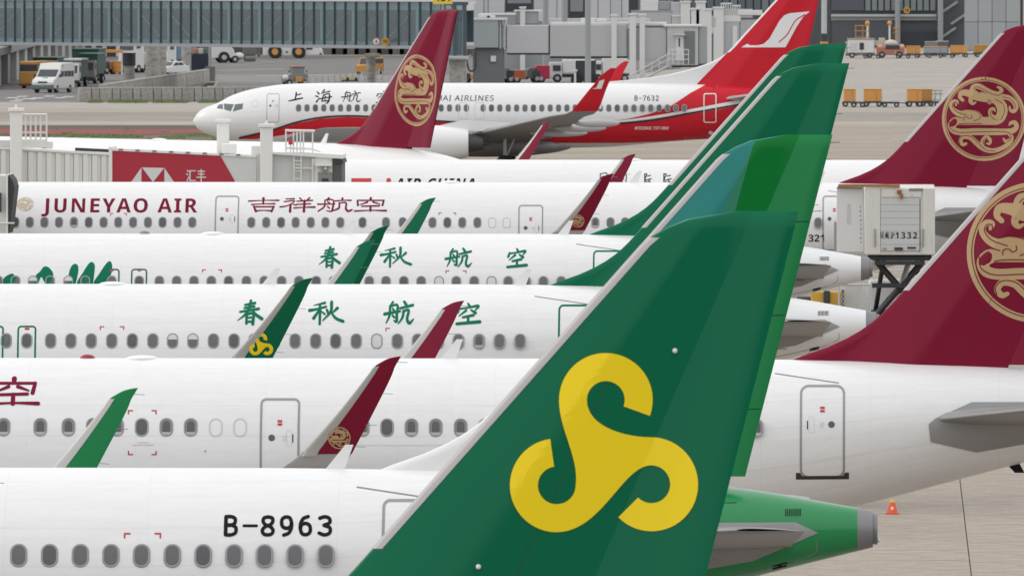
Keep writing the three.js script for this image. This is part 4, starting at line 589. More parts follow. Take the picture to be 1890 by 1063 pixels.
  const p0 = PX(583, 304); part('cab_shelf', prism([PX(583, 306), PX(613, 306), PX(613, 302.5), PX(583, 302.5)], 0.35, 0.1), bridgeWhite, cab); part('camera_housing', rbox(0.24, 0.22, 0.2, P(600, 310)[0], P(600, 310.5)[1], 0.22, 0.03), mat([0.3, 0.31, 0.29], 0.6), cab); part('camera_lens', cyl(0.05, 0.05, 0.05, P(601, 310)[0], P(601, 310)[1], 0.34, 'z'), lampGlass, cab);
  part('cab_window', prism([PX(587, 345), PX(613, 345), PX(613, 318), PX(587, 318)], 0.03, 0.13), mat([0.25, 0.25, 0.23], 0.3), cab); part('window_fitting', box(0.25, 0.12, 0.05, P(600, 331)[0], P(600, 332)[1], 0.18), darkGap, cab);
  part('cab_foot', join([rbox(1.2, 3.3, 1.6, P(520, 0)[0], 1.75, -1.3), cyl(0.6, 0.6, 1.9, P(520, 0)[0], 0.6, -1.3, 'z')]), grimeGrey, g);
}
{
  const D = 434.2, O = at(0, 380, D), g = thing('boarding_bridge', 'grey boarding bridge end with black canopy at left edge, against the long jet', 'boarding bridge', [O.x, 0, O.z]), X = (u) => at(u, 0, D).x - O.x, Y = (v) => at(0, v, D).y;
  part('cab', prism([[X(-700), Y(425) - 0.6], [X(16), Y(425) - 0.6], [X(16), Y(323)], [X(-700), Y(312)]], 2.4, -1.2), bridgeGrey, g);
  part('cab_edge', prism([[X(14), Y(432)], [X(17), Y(432)], [X(17), Y(321)], [X(14), Y(321)]], 2.5, -1.2), bridgeWhite, g);
  part('canopy_bellows', prism([[X(17), Y(430)], [X(20), Y(420)], [X(29), Y(344)], [X(25), Y(331)], [X(18), Y(322)]], 2.2, -1.1), mat([0.05, 0.05, 0.052], 0.8), g);
  part('rail', bar([X(-10), Y(410), 1.4], [X(30), Y(410), 1.4], 0.03), railWhite, g); part('rail', bar([X(2), Y(410), 1.4], [X(2), Y(440), 1.4], 0.03), railWhite, g); part('side_window', box(0.05, 0.7, 0.5, X(4), Y(372), 1.22), darkGap, g);
  part('cab_foot', rbox(1, 3.6, 1, X(-60), 1.9, 0), grimeGrey, g);
}
// ---------------------------------------------------------------- catering truck, baggage tractor, cage, cone
{
  const D = 429, s = (u) => at(u, 400, D).x, y = (v) => at(1600, v, D).y, x0 = s(1597), x1 = s(1727), xm = (x0 + x1) / 2, g = thing('catering_truck', 'white high-loader catering truck raised on black scissor legs beside the jet tail', 'truck', [xm, 0, -D - 2.7]);
  const X = (u) => s(u) - xm, b = y(471), t = y(346), dirty = texture(256, 256, (i, j) => { const n = 0.6 * gn(i / 22, j / 40) + 0.4 * gn2(i / 6, j / 14); const r = n > 0.7 ? (n - 0.7) * 240 : 0; return [244 - 12 * n - r * 0.25, 243 - 12 * n - r * 0.5, 240 - 14 * n - r * 0.8]; }), dirtyWhite = mat([0.76, 0.755, 0.73], 0.55, { map: dirty });
  const bx = part('van_body', rbox(X(1727) - X(1597), t - b, 5.3, 0, (t + b) / 2, 0.05, 0.06), dirtyWhite, g), F = 2.7;
  part('corner_post', rbox(X(1627) - X(1597) - 0.04, t - b - 0.06, 0.05, (X(1597) + X(1627)) / 2, (t + b) / 2, F + 0.02, 0.015), dirtyWhite, bx); part('corner_post', rbox(X(1727) - X(1703) - 0.04, t - b - 0.06, 0.05, (X(1703) + X(1727)) / 2, (t + b) / 2, F + 0.02, 0.015), dirtyWhite, bx);
  part('header', rbox(X(1702) - X(1628), y(348) - y(364), 0.05, (X(1628) + X(1702)) / 2, (y(348) + y(364)) / 2, F + 0.02, 0.015), dirtyWhite, bx);
  const door = part('roller_door', box(X(1700) - X(1625), y(367) - y(464), 0.012, (X(1625) + X(1700)) / 2, (y(367) + y(464)) / 2, F + 0.004), darkGap, bx);
  for (let k = 0; k < 8; k++) part('door_slat', rbox(X(1698.5) - X(1626.5), 0.232, 0.03, (X(1625) + X(1700)) / 2, y(464) + 0.13 + k * 0.238, F + 0.02, 0.01), mat([0.55, 0.56, 0.55], 0.5), door);
  const num = (k) => [X(1626 + k), y(440), X(1626 + k + 13), y(428)];
  ['people', 'sail', 'river'].forEach((k, i) => part('number_character', lay(glyph(k, X([1625.5, 1634.5, 1645][i]), y(440.5), X([1632.5, 1642, 1652][i]), y(428), 0.9), (a, c, e) => [a, c, F + 0.04 + e], 0.003), inkBlack, bx));
  words('1332', X(1654), y(440), X(1694), y(428.5), { space: 0.22 }).forEach((t2) => part('number_figure', lay([t2], (a, c, e) => [a, c, F + 0.04 + e], 0.003), inkBlack, bx));
  for (const u of [1616, 1705]) part('grab_handle', bar([X(u), y(422), F + 0.1], [X(u), y(456), F + 0.1], 0.03), mat([0.3, 0.3, 0.29], 0.5), bx);
  part('roof_edge', prism([[X(1548), y(345)], [X(1662), y(346)], [X(1662), y(340.5)], [X(1548), y(340)]], 0.1, F - 0.02), mat([0.32, 0.16, 0.05], 0.7), bx);
  part('work_lamp', join([rbox(0.16, 0.14, 0.12, X(1661), y(354), F + 0.1, 0.02), cyl(0.07, 0.05, 0.16, X(1665), y(362), F + 0.12)]), mat([0.3, 0.09, 0.03], 0.6), bx); part('door_lock', box(0.3, 0.1, 0.08, X(1660), y(459), F + 0.06), darkGap, bx); part('door_lock', box(0.3, 0.06, 0.06, X(1684), y(457), F + 0.06), darkGap, bx); part('label_plate', box(0.14, 0.05, 0.02, X(1634), y(459), F + 0.06), mat([0.45, 0.25, 0.06], 0.6), bx); part('vent', box(0.5, 0.09, 0.03, X(1692), y(350), F + 0.05), grimeGrey, bx);
  // folded side platform at the left
  const sp = part('side_panel', rbox(X(1596) - X(1545), y(344) - y(466), 0.12, (X(1545) + X(1596)) / 2, (y(344) + y(466)) / 2, F - 0.25, 0.03), mat([0.66, 0.66, 0.65], 0.5), g);
  for (let k = 0; k < 9; k++) part('notice_line', box(0.1 + 0.12 * rnd(), 0.03, 0.004, X(1565) + 0.06, y(378) - k * 0.085, F - 0.185), mat(k < 3 ? [0.5, 0.3, 0.3] : [0.42, 0.42, 0.44], 0.6), sp); for (let k = 0; k < 9; k++) part('hazard_mark', box(0.04 + 0.03 * (k % 2), 0.07, 0.004, X(1590) - (k < 3 ? 0.02 : 0), y(382) - k * 0.16, F - 0.185, k % 2 ? 0.5 : -0.4), mat([0.36, 0.34, 0.42], 0.6), sp);
  part('panel_rail', bar([X(1546), y(346), F - 0.15], [X(1593), y(347.5), F - 0.15], 0.03), grimeGrey, sp); part('panel_ladder', rbox(0.09, 1.2, 0.1, X(1542.5), y(440), F - 0.25, 0.02), mat([0.3, 0.3, 0.3], 0.6), sp);
  // scissor legs, chassis, wheels
  const black = mat([0.03, 0.03, 0.032], 0.6); part('sub_frame', join([box(2.3, 0.16, 5, 0, b - 0.12, 0), box(1.8, 0.14, 0.2, 0, b - 0.28, F - 0.1)]), black, g);
  for (const s2 of [-1, 1]) for (const z of [2.3, 0.2]) part('scissor_leg', bar([s2 * 0.85, b - 0.25, z], [-s2 * 0.85, 1.25, z - 0.3], 0.1, 6), black, g);
  for (const s2 of [-1, 1]) part('scissor_leg', bar([s2 * 0.6, b - 0.25, 2.6], [s2 * 0.9, 1.2, -1.9], 0.09, 6), black, g); part('ram', bar([-0.3, 1.2, 1.6], [0.3, b - 0.4, 0.4], 0.1), gearGrey, g); part('cross_member', box(2, 0.16, 0.16, 0, 2.35, 2.3), black, g);
  part('chassis', join([box(1.1, 0.3, 7, 0, 0.95, 0), box(2.3, 0.25, 0.3, 0, 0.75, 3.2), box(2.2, 0.5, 1.2, 0, 1.1, -1)]), black, g); part('driver_cab', rbox(2.3, 1.5, 1.7, 0, 1.65, -3.3, 0.12), plainWhite, g);
  for (const z of [-2.8, 2]) for (const s2 of [-1, 1]) part('wheel', cyl(0.48, 0.48, 0.3, s2 * 0.95, 0.5, z, 'x', 22), rubber, g); for (const s2 of [-1, 1]) part('outrigger', join([box(0.16, 1.1, 0.16, s2 * 1.3, 0.6, 2.7), box(0.4, 0.06, 0.4, s2 * 1.3, 0.05, 2.7)]), black, g);
}
{
  const D = 425, p = at(1578, 545, D), g = thing('mesh_cage', 'grey wire mesh cage trolley seen between two tail cones', 'cage', [p.x, 0, -D]), wire = mat([0.5, 0.5, 0.48], 0.5, { metalness: 0.3 }), W = 1.1, H = at(0, 524, D).y, h0 = 0.5, m = [];
  for (const [n, ps] of [['frame', [[[-W / 2, h0, 0], [-W / 2, H, 0]], [[W / 2, h0, 0], [W / 2, H, 0]], [[-W / 2, H, 0], [W / 2, H, 0]], [[-W / 2, h0, 0], [W / 2, h0, 0]]]]]) ps.forEach(([a, b]) => part('frame_bar', bar(a, b, 0.035), wire, g));
  for (let k = -14; k < 12; k++) for (const s of [1, -1]) { let a = [k * 0.1, h0], b = [k * 0.1 + (H - h0) * 0.6, H]; const pts = [a, b].map(([x, y]) => [s * x, y]); const cx = ([[x0, y0], [x1, y1]]) => { const L = (x) => y0 + (x - x0) * (y1 - y0) / (x1 - x0); const xa = clamp(Math.min(x0, x1), -W / 2, W / 2), xb = clamp(Math.max(x0, x1), -W / 2, W / 2); return xb - xa < 0.02 ? null : [[xa, L(xa)], [xb, L(xb)]]; }; const c = cx(pts); if (c) m.push(bar([c[0][0], c[0][1], s * 0.012], [c[1][0], c[1][1], s * 0.012], 0.011, 4)); }
  const mesh = part('wire_mesh', join(m), wire, g); mesh.userData.kind = 'stuff'; part('back_panel', box(W - 0.06, H - h0 - 0.06, 0.02, 0, (H + h0) / 2, -0.9), bridgeGrey, g); part('deck', box(W, 0.1, 1, 0, h0 - 0.08, -0.45), grimeGrey, g); for (const x of [-0.45, 0.45]) for (const z of [-0.1, -0.8]) part('wheel', cyl(0.2, 0.2, 0.1, x, 0.2, z, 'x', 16), rubber, g);
}
{
  const D = 425.5, p = at(1528, 548, D), y = at(0, 536, D).y, g = thing('baggage_tractor', 'yellow baggage tractor half hidden between the white tail cones', 'tractor', [p.x, 0, -D - 0.8]), yel = coat([0.62, 0.36, 0.03], 0.4);
  part('body', join([rbox(1.25, 0.8, 2.2, 0, 0.75, 0, 0.08), rbox(1.2, 0.5, 0.7, 0, y - 0.25, 0.4, 0.06)]), yel, g); part('seat', rbox(0.24, 0.45, 0.2, -0.02, y - 0.2, 0.85, 0.05), darkGap, g); part('post', box(0.09, 0.9, 0.09, 0.56, y - 0.4, 0.82), darkGap, g); part('front_guard', rbox(0.5, 0.3, 0.3, -0.85, y - 0.35, 0.5, 0.05), mat([0.06, 0.065, 0.08], 0.6), g); for (const x of [-0.6, 0.6]) for (const z of [-0.7, 0.7]) part('wheel', cyl(0.33, 0.33, 0.22, x, 0.33, z, 'x'), rubber, g);
}
{
  const p = onGround(1648, 951), g = thing('traffic_cone', 'orange traffic cone with yellow top on the bare apron below the tail', 'traffic cone', [p.x, 0.03, p.z]), org = mat([0.72, 0.1, 0.025], 0.5);
  part('base', rbox(0.36, 0.035, 0.36, 0, 0.02, 0, 0.012), org, g); const c = part('body', new THREE.LatheGeometry([[0.15, 0.03], [0.14, 0.06], [0.075, 0.3], [0.07, 0.31]].map((a) => new THREE.Vector2(...a)), 28), org, g); part('top', cyl(0.068, 0.05, 0.06, 0, 0.335, 0, 'y', 24), mat([0.75, 0.5, 0.05], 0.5), g); part('reflective_patch', lay([fill(outline(roundRect(-0.035, 0.12, 0.035, 0.2, 0.01, 2)), 0.03)], (x, y, e) => { const r = lerp(0.14, 0.075, (y - 0.06) / 0.24) + e; return [x, y, Math.sqrt(r * r - x * x)]; }, 0.003), mat([0.7, 0.62, 0.55], 0.4), c);
}
// ---------------------------------------------------------------- far side: walls, walkway, terminal
const wallConcrete = [[0.53, 0.525, 0.51], [0.5, 0.495, 0.48], [0.56, 0.55, 0.535]].map((c) => mapped(mat(c, 0.9), fineMap, 0.4, 0.4));
const steelDark = mat([0.06, 0.08, 0.09], 0.5), walkGlass = new THREE.MeshPhysicalMaterial({ color: lin(0.62, 0.74, 0.78), roughness: 0.06, transmission: 0.92, thickness: 0, ior: 1.45, side: THREE.DoubleSide }), lightGrey = mat([0.47, 0.48, 0.485], 0.6), midGrey = mat([0.3, 0.32, 0.33], 0.6), paleGrey = mat([0.56, 0.565, 0.57], 0.6), offWhite = mat([0.66, 0.66, 0.65], 0.5), darkWall = mat([0.075, 0.085, 0.095], 0.5), charcoal = mat([0.035, 0.04, 0.048], 0.5), brownWall = mat([0.1, 0.092, 0.085], 0.8), amber = mat([0.62, 0.29, 0.07], 0.5), bronze = mat([0.44, 0.22, 0.05], 0.5), tarpGreen = mat([0.02, 0.065, 0.045], 0.6), tarpTeal = mat([0.05, 0.13, 0.125], 0.6), glassDark = mat([0.045, 0.055, 0.065], 0.12), chrome = mat([0.5, 0.5, 0.5], 0.3, { metalness: 0.6 });
function barrier(name, label, a, b, n, h, w) { // a run of cast blocks; each block is a part
  const g = thing(name, label, 'barrier wall', [a.x, 0, a.z]), d = b.clone().sub(a), L = d.length(); g.rotation.y = Math.atan2(-d.z, d.x);
  let x = 0; const ws = []; for (let k = 0; k < n; k++) ws.push(k % 2 ? 0.85 : 1.4); const S = L / ws.reduce((p, q) => p + q, 0);
  ws.forEach((q, k) => { const l = q * S; part('concrete_block', once('blk' + name + (k % 2) + n, () => rbox(l - 0.05, h, w, 0, h / 2, 0, 0.07)), wallConcrete[k % 3], g).position.set(x + l / 2, 0, k % 2 ? 0.06 : 0); x += l; });
  return g;
}
barrier('barrier_wall', 'low grey barrier wall of cast blocks along the service road behind the nose', onGround(143, 188), onGround(560, 186), 22, 1.25, 0.5);
{ const a = onGround(186, 184), b = onGround(380, 153); barrier('barrier_wall', 'second block wall climbing away behind the low barrier towards the twin columns', a, b, 12, 1.35, 0.5); }
{ // glazed walkway on legs
  const A = at(-130, 60, 1152), B = at(815, 60, 1064), d = V(B.x - A.x, 0, B.z - A.z), L = d.length(), g = thing('glass_walkway', 'long elevated glass walkway on concrete legs across the upper left', 'walkway', [A.x, 0, A.z], Math.atan2(-d.z, d.x)), n = 51, w = L / n, y0 = (t) => lerp(3.97, 4.45, t), y1 = (t) => lerp(8.0, 8.38, t), depth = 3.4;
  const flat = (name, ya, yb, z0, dz, m) => part(name, prism([[0, ya(0)], [L, ya(1)], [L, yb(1)], [0, yb(0)]], dz, z0), m, g);
  flat('floor_beam', (t) => y0(t) - 0.3, (t) => y0(t), -depth, depth + 0.05, midGrey); flat('roof_fascia', (t) => y1(t), (t) => y1(t) + 0.45, -depth, depth + 0.1, paleGrey); flat('ceiling', (t) => y1(t) - 0.75, (t) => y1(t) - 0.02, -depth + 0.1, depth - 0.4, offWhite); flat('floor_deck', (t) => y0(t) + 0.02, (t) => y0(t) + 0.3, -depth + 0.1, depth - 0.4, paleGrey);
  const rearA = mat([0.12, 0.165, 0.19], 0.2), rearB = mat([0.055, 0.075, 0.09], 0.2), glassGeo = box(w - 0.12, 1, 0.03), postGeo = box(0.13, 1, 0.22), backGeo = box(w - 0.06, 1, 0.05), rodL = Math.hypot(3 * w, 3.4);
  for (let k = 0; k <= n; k++) {
    const t = k / n, hgt = y1(t) - y0(t) - 0.01, yc = (y0(t) + y1(t)) / 2, m = part('mullion', postGeo, steelDark, g); m.scale.y = hgt; m.position.set(k * w, yc, 0);
    if (k === n) break;
    const p = part('glass_pane', glassGeo, walkGlass, g); p.scale.y = hgt; p.position.set((k + 0.5) * w, yc, -0.02);
    const q = part('rear_pane', backGeo, k % 9 < 5 ? rearA : rearB, g); q.scale.y = hgt - 1.1; q.position.set((k + 0.5) * w, yc - 0.25, -depth + 0.12);
    if (k % 3 === 0) { const c = part('inner_column', rbox(0.42, hgt - 0.05, 0.3, (k + 0.3) * w, yc, -0.6, 0.02), mat([0.72, 0.76, 0.74], 0.6), g); const up = k < 18 ? 1 : k < 30 ? -1 : 1; part('brace', bar([(k + (up > 0 ? 0.4 : 2.9)) * w, y0(t) + 0.3, -0.35], [(k + (up > 0 ? 2.9 : 0.4)) * w, y1(t) - 1.0, -0.35], 0.05, 6), offWhite, c); }
  }
  // legs stand under the deck
  const leg = (u) => { let a = 0, b = 1; for (let k = 0; k < 40; k++) { const m = (a + b) / 2, x = lerp(A.x, B.x, m), z = lerp(A.z, B.z, m); if (1650 + x * FOCAL / -z < u) a = m; else b = m; } return [a * L]; };
  const [lx] = leg(236 - 30); const l1 = part('leg', cyl(0.52, 0.52, 3.0, lx, 1.5, -1.7, 'y', 24), wallConcrete[1], g); part('leg_collar', cyl(0.62, 0.62, 1.2, lx, 2.6, -1.7, 'y', 24), charcoal, l1); part('leg_base', rbox(1.5, 0.3, 1.5, lx, 0.15, -1.7), brownWall, l1);
  for (const u of [683]) { const [x] = leg(u - 30); part('leg', cyl(0.42, 0.42, 3.3, x, 1.65, -1.7, 'y', 20), wallConcrete[1], g); }
}
{ const D = 1046, O = at(818, 60, D), X = (u) => at(u, 60, D).x - O.x, Y = (v) => at(818, v, D).y, g = thing('glazed_lobby', 'dark framed glass lobby at the right end of the walkway', 'lobby', [O.x, 0, O.z]), w = X(861), y0 = Y(103), y1 = Y(9);
  for (const x of [0.06, w / 2, w - 0.15]) part('frame_post', rbox(0.3, y1 - y0, 0.3, x, (y0 + y1) / 2, 0, 0.02), steelDark, g); for (const [y, h] of [[y0 - 0.12, 0.24], [y1 + 0.12, 0.3]]) part('frame_beam', rbox(w + 0.3, h, 0.34, w / 2, y, 0, 0.02), y < 6 ? lightGrey : steelDark, g);
  for (let k = 0; k < 2; k++) { part('glass_pane', box(w / 2 - 0.32, y1 - y0 - 0.02, 0.03, w * (0.25 + 0.5 * k), (y0 + y1) / 2, -0.02), walkGlass, g); part('inner_wall', box(w / 2 - 0.1, (y1 - y0) * 0.6, 0.05, w * (0.25 + 0.5 * k), y0 + (y1 - y0) * 0.36, -1.6), mat([0.12, 0.16, 0.19], 0.3), g); part('inner_column', box(0.3, y1 - y0, 0.2, w * (0.4 + 0.47 * k), (y0 + y1) / 2, -0.8), offWhite, g); }
  part('floor', box(w, 0.3, 3, w / 2, y0 - 0.2, -1.7), lightGrey, g); part('roof', box(w, 0.25, 3, w / 2, y1 + 0.2, -1.7), paleGrey, g); part('pedestal', rbox(1.5, y0 - 0.4, 1.4, w * 0.6, (y0 - 0.4) / 2, -1.6), wallConcrete[1], g); }
for (const [u, v, r, label] of [[279, 150, 0.62, 'left one of the stout twin concrete columns under the walkway'], [297, 147, 0.5, 'right one of the stout twin concrete columns under the walkway'], [343, 137, 0.5, 'single concrete column right of the white saloon car']]) { const p = onGround(u, v), t = thing('concrete_column', label, 'column', [p.x, 0, p.z]); part('shaft', cyl(r, r, 5.2, 0, 2.6, 0, 'y', 24), wallConcrete[0], t); part('footing', cyl(r + 0.15, r + 0.12, 0.25, 0, 0.125, 0, 'y', 24), wallConcrete[1], t); }
{ const p = onGround(387, 150), t = thing('lamp_post', 'thin grey post on a square concrete plinth at the end of the barrier', 'post', [p.x, 0, p.z]); part('plinth', rbox(0.95, 1.45, 0.95, 0, 0.72, 0, 0.04), mat([0.16, 0.155, 0.15], 0.8), t); part('shaft', cyl(0.17, 0.15, 5, 0, 3.9, 0, 'y', 14), midGrey, t); }
{ const p = onGround(381, 162), t = thing('hose_ramp', 'brown mat and white hose lying in front of the concrete plinth', 'hose', [p.x, 0, p.z]); part('mat', prism([[-0.9, 0], [0.7, 0], [0.7, 0.5], [0.2, 0.5]], 1, -0.5), mat([0.2, 0.15, 0.1], 0.9), t); part('hose', new THREE.TubeGeometry(new THREE.CatmullRomCurve3([V(0.1, 0.08, 0.8), V(0.7, 0.12, 0.7), V(1.0, 0.55, 0.5), V(1.1, 0.95, 0.4)]), 16, 0.09, 8), offWhite, t); }
{ // low service building running away at the far left
  const a = V(-84, 0, -1098), b = V(-97.5, 0, -1470), d = b.clone().sub(a), L = d.length(), g = thing('service_building', 'grey building with pale pilasters running away under the walkway at far left', 'building', [a.x, 0, a.z], Math.atan2(-d.z, d.x));
  part('wall', box(L, 3.5, 6, L / 2, 1.75, -3.2), mat([0.085, 0.08, 0.085], 0.8), g); part('fascia', rbox(L, 0.75, 0.9, L / 2, 3.3, 0.35), mat([0.27, 0.265, 0.26], 0.8), g);
  for (let k = 0; k < 16; k++) { part('pilaster', rbox(4.2 + k * 0.5, 2.9, 0.8, 4 + k * 22.5, 1.45, 0.05), k % 3 === 2 ? mat([0.3, 0.295, 0.29], 0.8) : mat([0.42, 0.415, 0.4], 0.8), g); part('wall_panel', box(9, 2.8, 0.2, 15 + k * 22.5, 1.4, -0.15), mat([0.2, 0.19, 0.185], 0.8), g); }
}
{ // terminal across the back
  const z = -1372, x = (u) => at(u, 50, 1372).x, g = thing('terminal_wing', 'long dark terminal wing with white posts behind the glass walkway', 'building', [0, 0, z]);
  part('wall', box(x(870) - x(90), 9, 8, (x(870) + x(90)) / 2, 4.5, -4.1), brownWall, g); for (const u of [122, 152, 172, 192, 217, 262, 310, 420, 470]) part('post', rbox(0.5, 3.4, 0.5, x(u), 1.7, 0.3), offWhite, g);
  for (let k = 0; k < 9; k++) part('door_bay', rbox(1.9, 1.5, 0.12, x(605 + k * 21), 0.95, -0.06), k % 2 ? mat([0.07, 0.065, 0.065], 0.7) : mat([0.15, 0.14, 0.13], 0.7), g); part('kerb', rbox(x(870) - x(480), 0.25, 1.2, (x(870) + x(480)) / 2, 0.13, 1.2), wallConcrete[2], g);
}
{ // pale clad building with dark windows, upper middle
  const D = 1400, X = (u) => at(u, 30, D).x, Y = (v) => at(1000, v, D).y, x0 = X(862), x1 = X(1168), g = thing('clad_building', 'pale grey panelled building with dark windows behind the boarding bridges', 'building', [(x0 + x1) / 2, 0, -D]), cx = (x0 + x1) / 2, top = 13;
  part('core', box(x1 - x0 - 0.3, top, 10, 0, top / 2, -5.2), midGrey, g); const us = [862, 893, 901, 932, 985, 1005, 1028, 1048, 1081, 1104, 1127, 1148, 1168];
  for (let k = 0; k < us.length - 1; k++) { if (us[k] === 932 || us[k] === 1048) { const lo = Y(us[k] === 932 ? 21 : 36), p = part('cladding_panel', rbox(X(us[k + 1]) - X(us[k]) - 0.08, lo - 0.1, 0.16, (X(us[k]) + X(us[k + 1])) / 2 - cx, lo / 2, -0.06, 0.02), lightGrey, g); const w = part('window', box(X(us[k + 1]) - X(us[k]) - 0.2, top - lo - 0.2, 0.1, (X(us[k]) + X(us[k + 1])) / 2 - cx, (top + lo) / 2, -0.12), glassDark, g); part('frame', box(X(us[k + 1]) - X(us[k]) - 0.1, 0.22, 0.14, (X(us[k]) + X(us[k + 1])) / 2 - cx, lo + 0.05, -0.05), charcoal, w); part('blind', box(X(us[k + 1]) - X(us[k]) - 0.6, 1.5, 0.04, (X(us[k]) + X(us[k + 1])) / 2 - cx, lo + 1.7, -0.05), mat([0.24, 0.26, 0.265], 0.5), w); } else part('cladding_panel', rbox(X(us[k + 1]) - X(us[k]) - 0.08, top - 0.1, 0.16, (X(us[k]) + X(us[k + 1])) / 2 - cx, top / 2, -0.06, 0.02), k % 3 === 1 ? mat([0.5, 0.52, 0.53], 0.6) : paleGrey, g); }
}
{ // dark terminal hall on the right
  const D = 1478, X = (u) => at(u, 60, D).x, Y = (v) => at(1600, v, D).y, x0 = X(1165), x1 = X(1782), cx = (x0 + x1) / 2, g = thing('terminal_hall', 'dark glazed terminal hall with ribbed upper floor behind the equipment park', 'building', [cx, 0, -D]), top = 14;
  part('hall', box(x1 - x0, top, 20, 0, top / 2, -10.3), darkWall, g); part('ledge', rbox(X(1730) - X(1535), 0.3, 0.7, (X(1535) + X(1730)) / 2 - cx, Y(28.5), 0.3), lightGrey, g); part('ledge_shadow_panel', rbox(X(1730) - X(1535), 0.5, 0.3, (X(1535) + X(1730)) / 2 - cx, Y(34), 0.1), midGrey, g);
  for (let k = 0; k < 22; k++) { const u = 1175 + k * 14.5; part('glazing_panel', rbox(X(u + 12) - X(u), 5.6, 0.14, X(u + 6) - cx, Y(26) + 3.2, 0), k % 4 ? mat([0.1, 0.125, 0.14], 0.25) : mat([0.16, 0.19, 0.2], 0.25), g); }
  for (let k = 0; k < 11; k++) part('ribbed_panel', rbox(0.62, 5.4, 0.3, X(1603 + k * 12) - cx, Y(24) + 3.0, 0.1), mat([0.2, 0.23, 0.235], 0.5), g); part('glazing_panel', rbox(X(1597) - X(1536), 5.4, 0.1, X(1566) - cx, Y(24) + 3, 0), mat([0.085, 0.1, 0.115], 0.2), g);
  for (const u of [1658, 1737]) part('column', cyl(0.34, 0.34, 6.6, X(u) - cx, 3.3, 1.2, 'y', 16), midGrey, g); part('gate_opening', box(X(1732) - X(1662), Y(58), 0.3, X(1697) - cx, Y(58) / 2, 0.02), charcoal, g); part('service_bay', box(X(1655) - X(1536), Y(38), 0.2, X(1596) - cx, Y(38) / 2, 0), mat([0.085, 0.095, 0.105], 0.5), g);
  for (const [u, v] of [[1755, 12], [1770, 35], [1752, 60]]) part('stair_flight', box(2.2, 0.3, 0.4, X(u) - cx, Y(v), 0.3, 0.6), midGrey, g);
}
{ const D = 1440, X = (u) => at(u, 60, D).x, x0 = X(1781), x1 = X(1884), g = thing('panel_tower', 'plain grey panelled block behind the dark red fin at upper right', 'building', [(x0 + x1) / 2, 0, -D]), w = x1 - x0; part('core', box(w - 0.2, 14, 10, 0, 7, -5.3), midGrey, g); for (let i = 0; i < 4; i++) for (let j = 0; j < 4; j++) part('cladding_panel', rbox(w / 4 - 0.06, 3.4, 0.16, -w / 2 + (i + 0.5) * w / 4, 1.75 + j * 3.46, -0.1, 0.02), (i + j) % 3 ? mat([0.36, 0.38, 0.39], 0.6) : mat([0.33, 0.35, 0.365], 0.6), g); part('corner_strip', box(0.35, 14, 0.3, w / 2 + 0.2, 7, -0.1), charcoal, g); }
for (const [u, base, r, label] of [[1007, 135, 0.32, 'left grey mast behind the boarding bridge roof'], [1042, 137, 0.3, 'middle grey mast behind the boarding bridge roof'], [1085.5, 163, 0.29, 'tall grey lamp mast standing in front of the boarding bridge'], [1522, 96, 0.34, 'grey mast with black and orange foot beside the red fin']]) {
  const p = onGround(u, base), t = thing('mast', label, 'mast', [p.x, 0, p.z]); part('shaft', cyl(r, r * 0.92, 13, 0, 6.5, 0, 'y', 18), u > 1500 ? lightGrey : midGrey, t); part('foot', cyl(r + 0.12, r + 0.1, u > 1500 ? 2.2 : 0.5, 0, u > 1500 ? 1.1 : 0.25, 0, 'y', 18), u > 1500 ? charcoal : midGrey, t); if (u > 1500) part('foot_band', cyl(r + 0.14, r + 0.14, 0.5, 0, 1.0, 0, 'y', 18), amber, t); }
{ // round signs on the walkway, numbered board above the fin
  const sign = (u, v, D, label, face, txt) => { const p = at(u, v, D), t = thing('round_sign', label, 'sign', [p.x, p.y, p.z]); part('disc', cyl(0.36, 0.36, 0.04, 0, 0, 0, 'z', 28), face, t); part('bracket', box(0.06, 0.1, 0.6, 0, 0, -0.32), midGrey, t); return t; };
  const a = sign(694, 76.5, 1072, 'round white sign with red rim on the walkway edge', mat([0.5, 0.06, 0.06], 0.5)); part('face', cyl(0.29, 0.29, 0.01, 0, 0, 0.025, 'z', 28), mat([0.7, 0.7, 0.7], 0.5), a); words('4', -0.1, -0.14, 0.1, 0.14).forEach((t) => part('figure', lay([t], (x, y, e) => [x, y, 0.032 + e], 0.002), inkBlack, a));
  const b = sign(711, 76.5, 1072, 'round amber sign reading 192 on the walkway edge', mat([0.62, 0.33, 0.03], 0.5)); words('192', -0.25, -0.14, 0.25, 0.16).forEach((t) => part('figure', lay([t], (x, y, e) => [x, y, 0.022 + e], 0.002), inkBlack, b));
  const p = at(817, -4, 1000), c = thing('stand_board', 'yellow board with stand number above the dark red fin tip', 'sign', [p.x, p.y, p.z]); part('panel', rbox(1.65, 1.05, 0.1, 0, 0, 0, 0.02), mat([0.7, 0.5, 0.06], 0.5), c); words('131', -0.6, -0.28, 0.6, 0.4).forEach((t) => part('figure', lay([t], (x, y, e) => [x, y, 0.052 + e], 0.002), inkBlack, c)); part('post', cyl(0.1, 0.1, p.y - 0.5, 0, -(p.y + 0.5) / 2, -0.12, 'y', 12), midGrey, c);
}
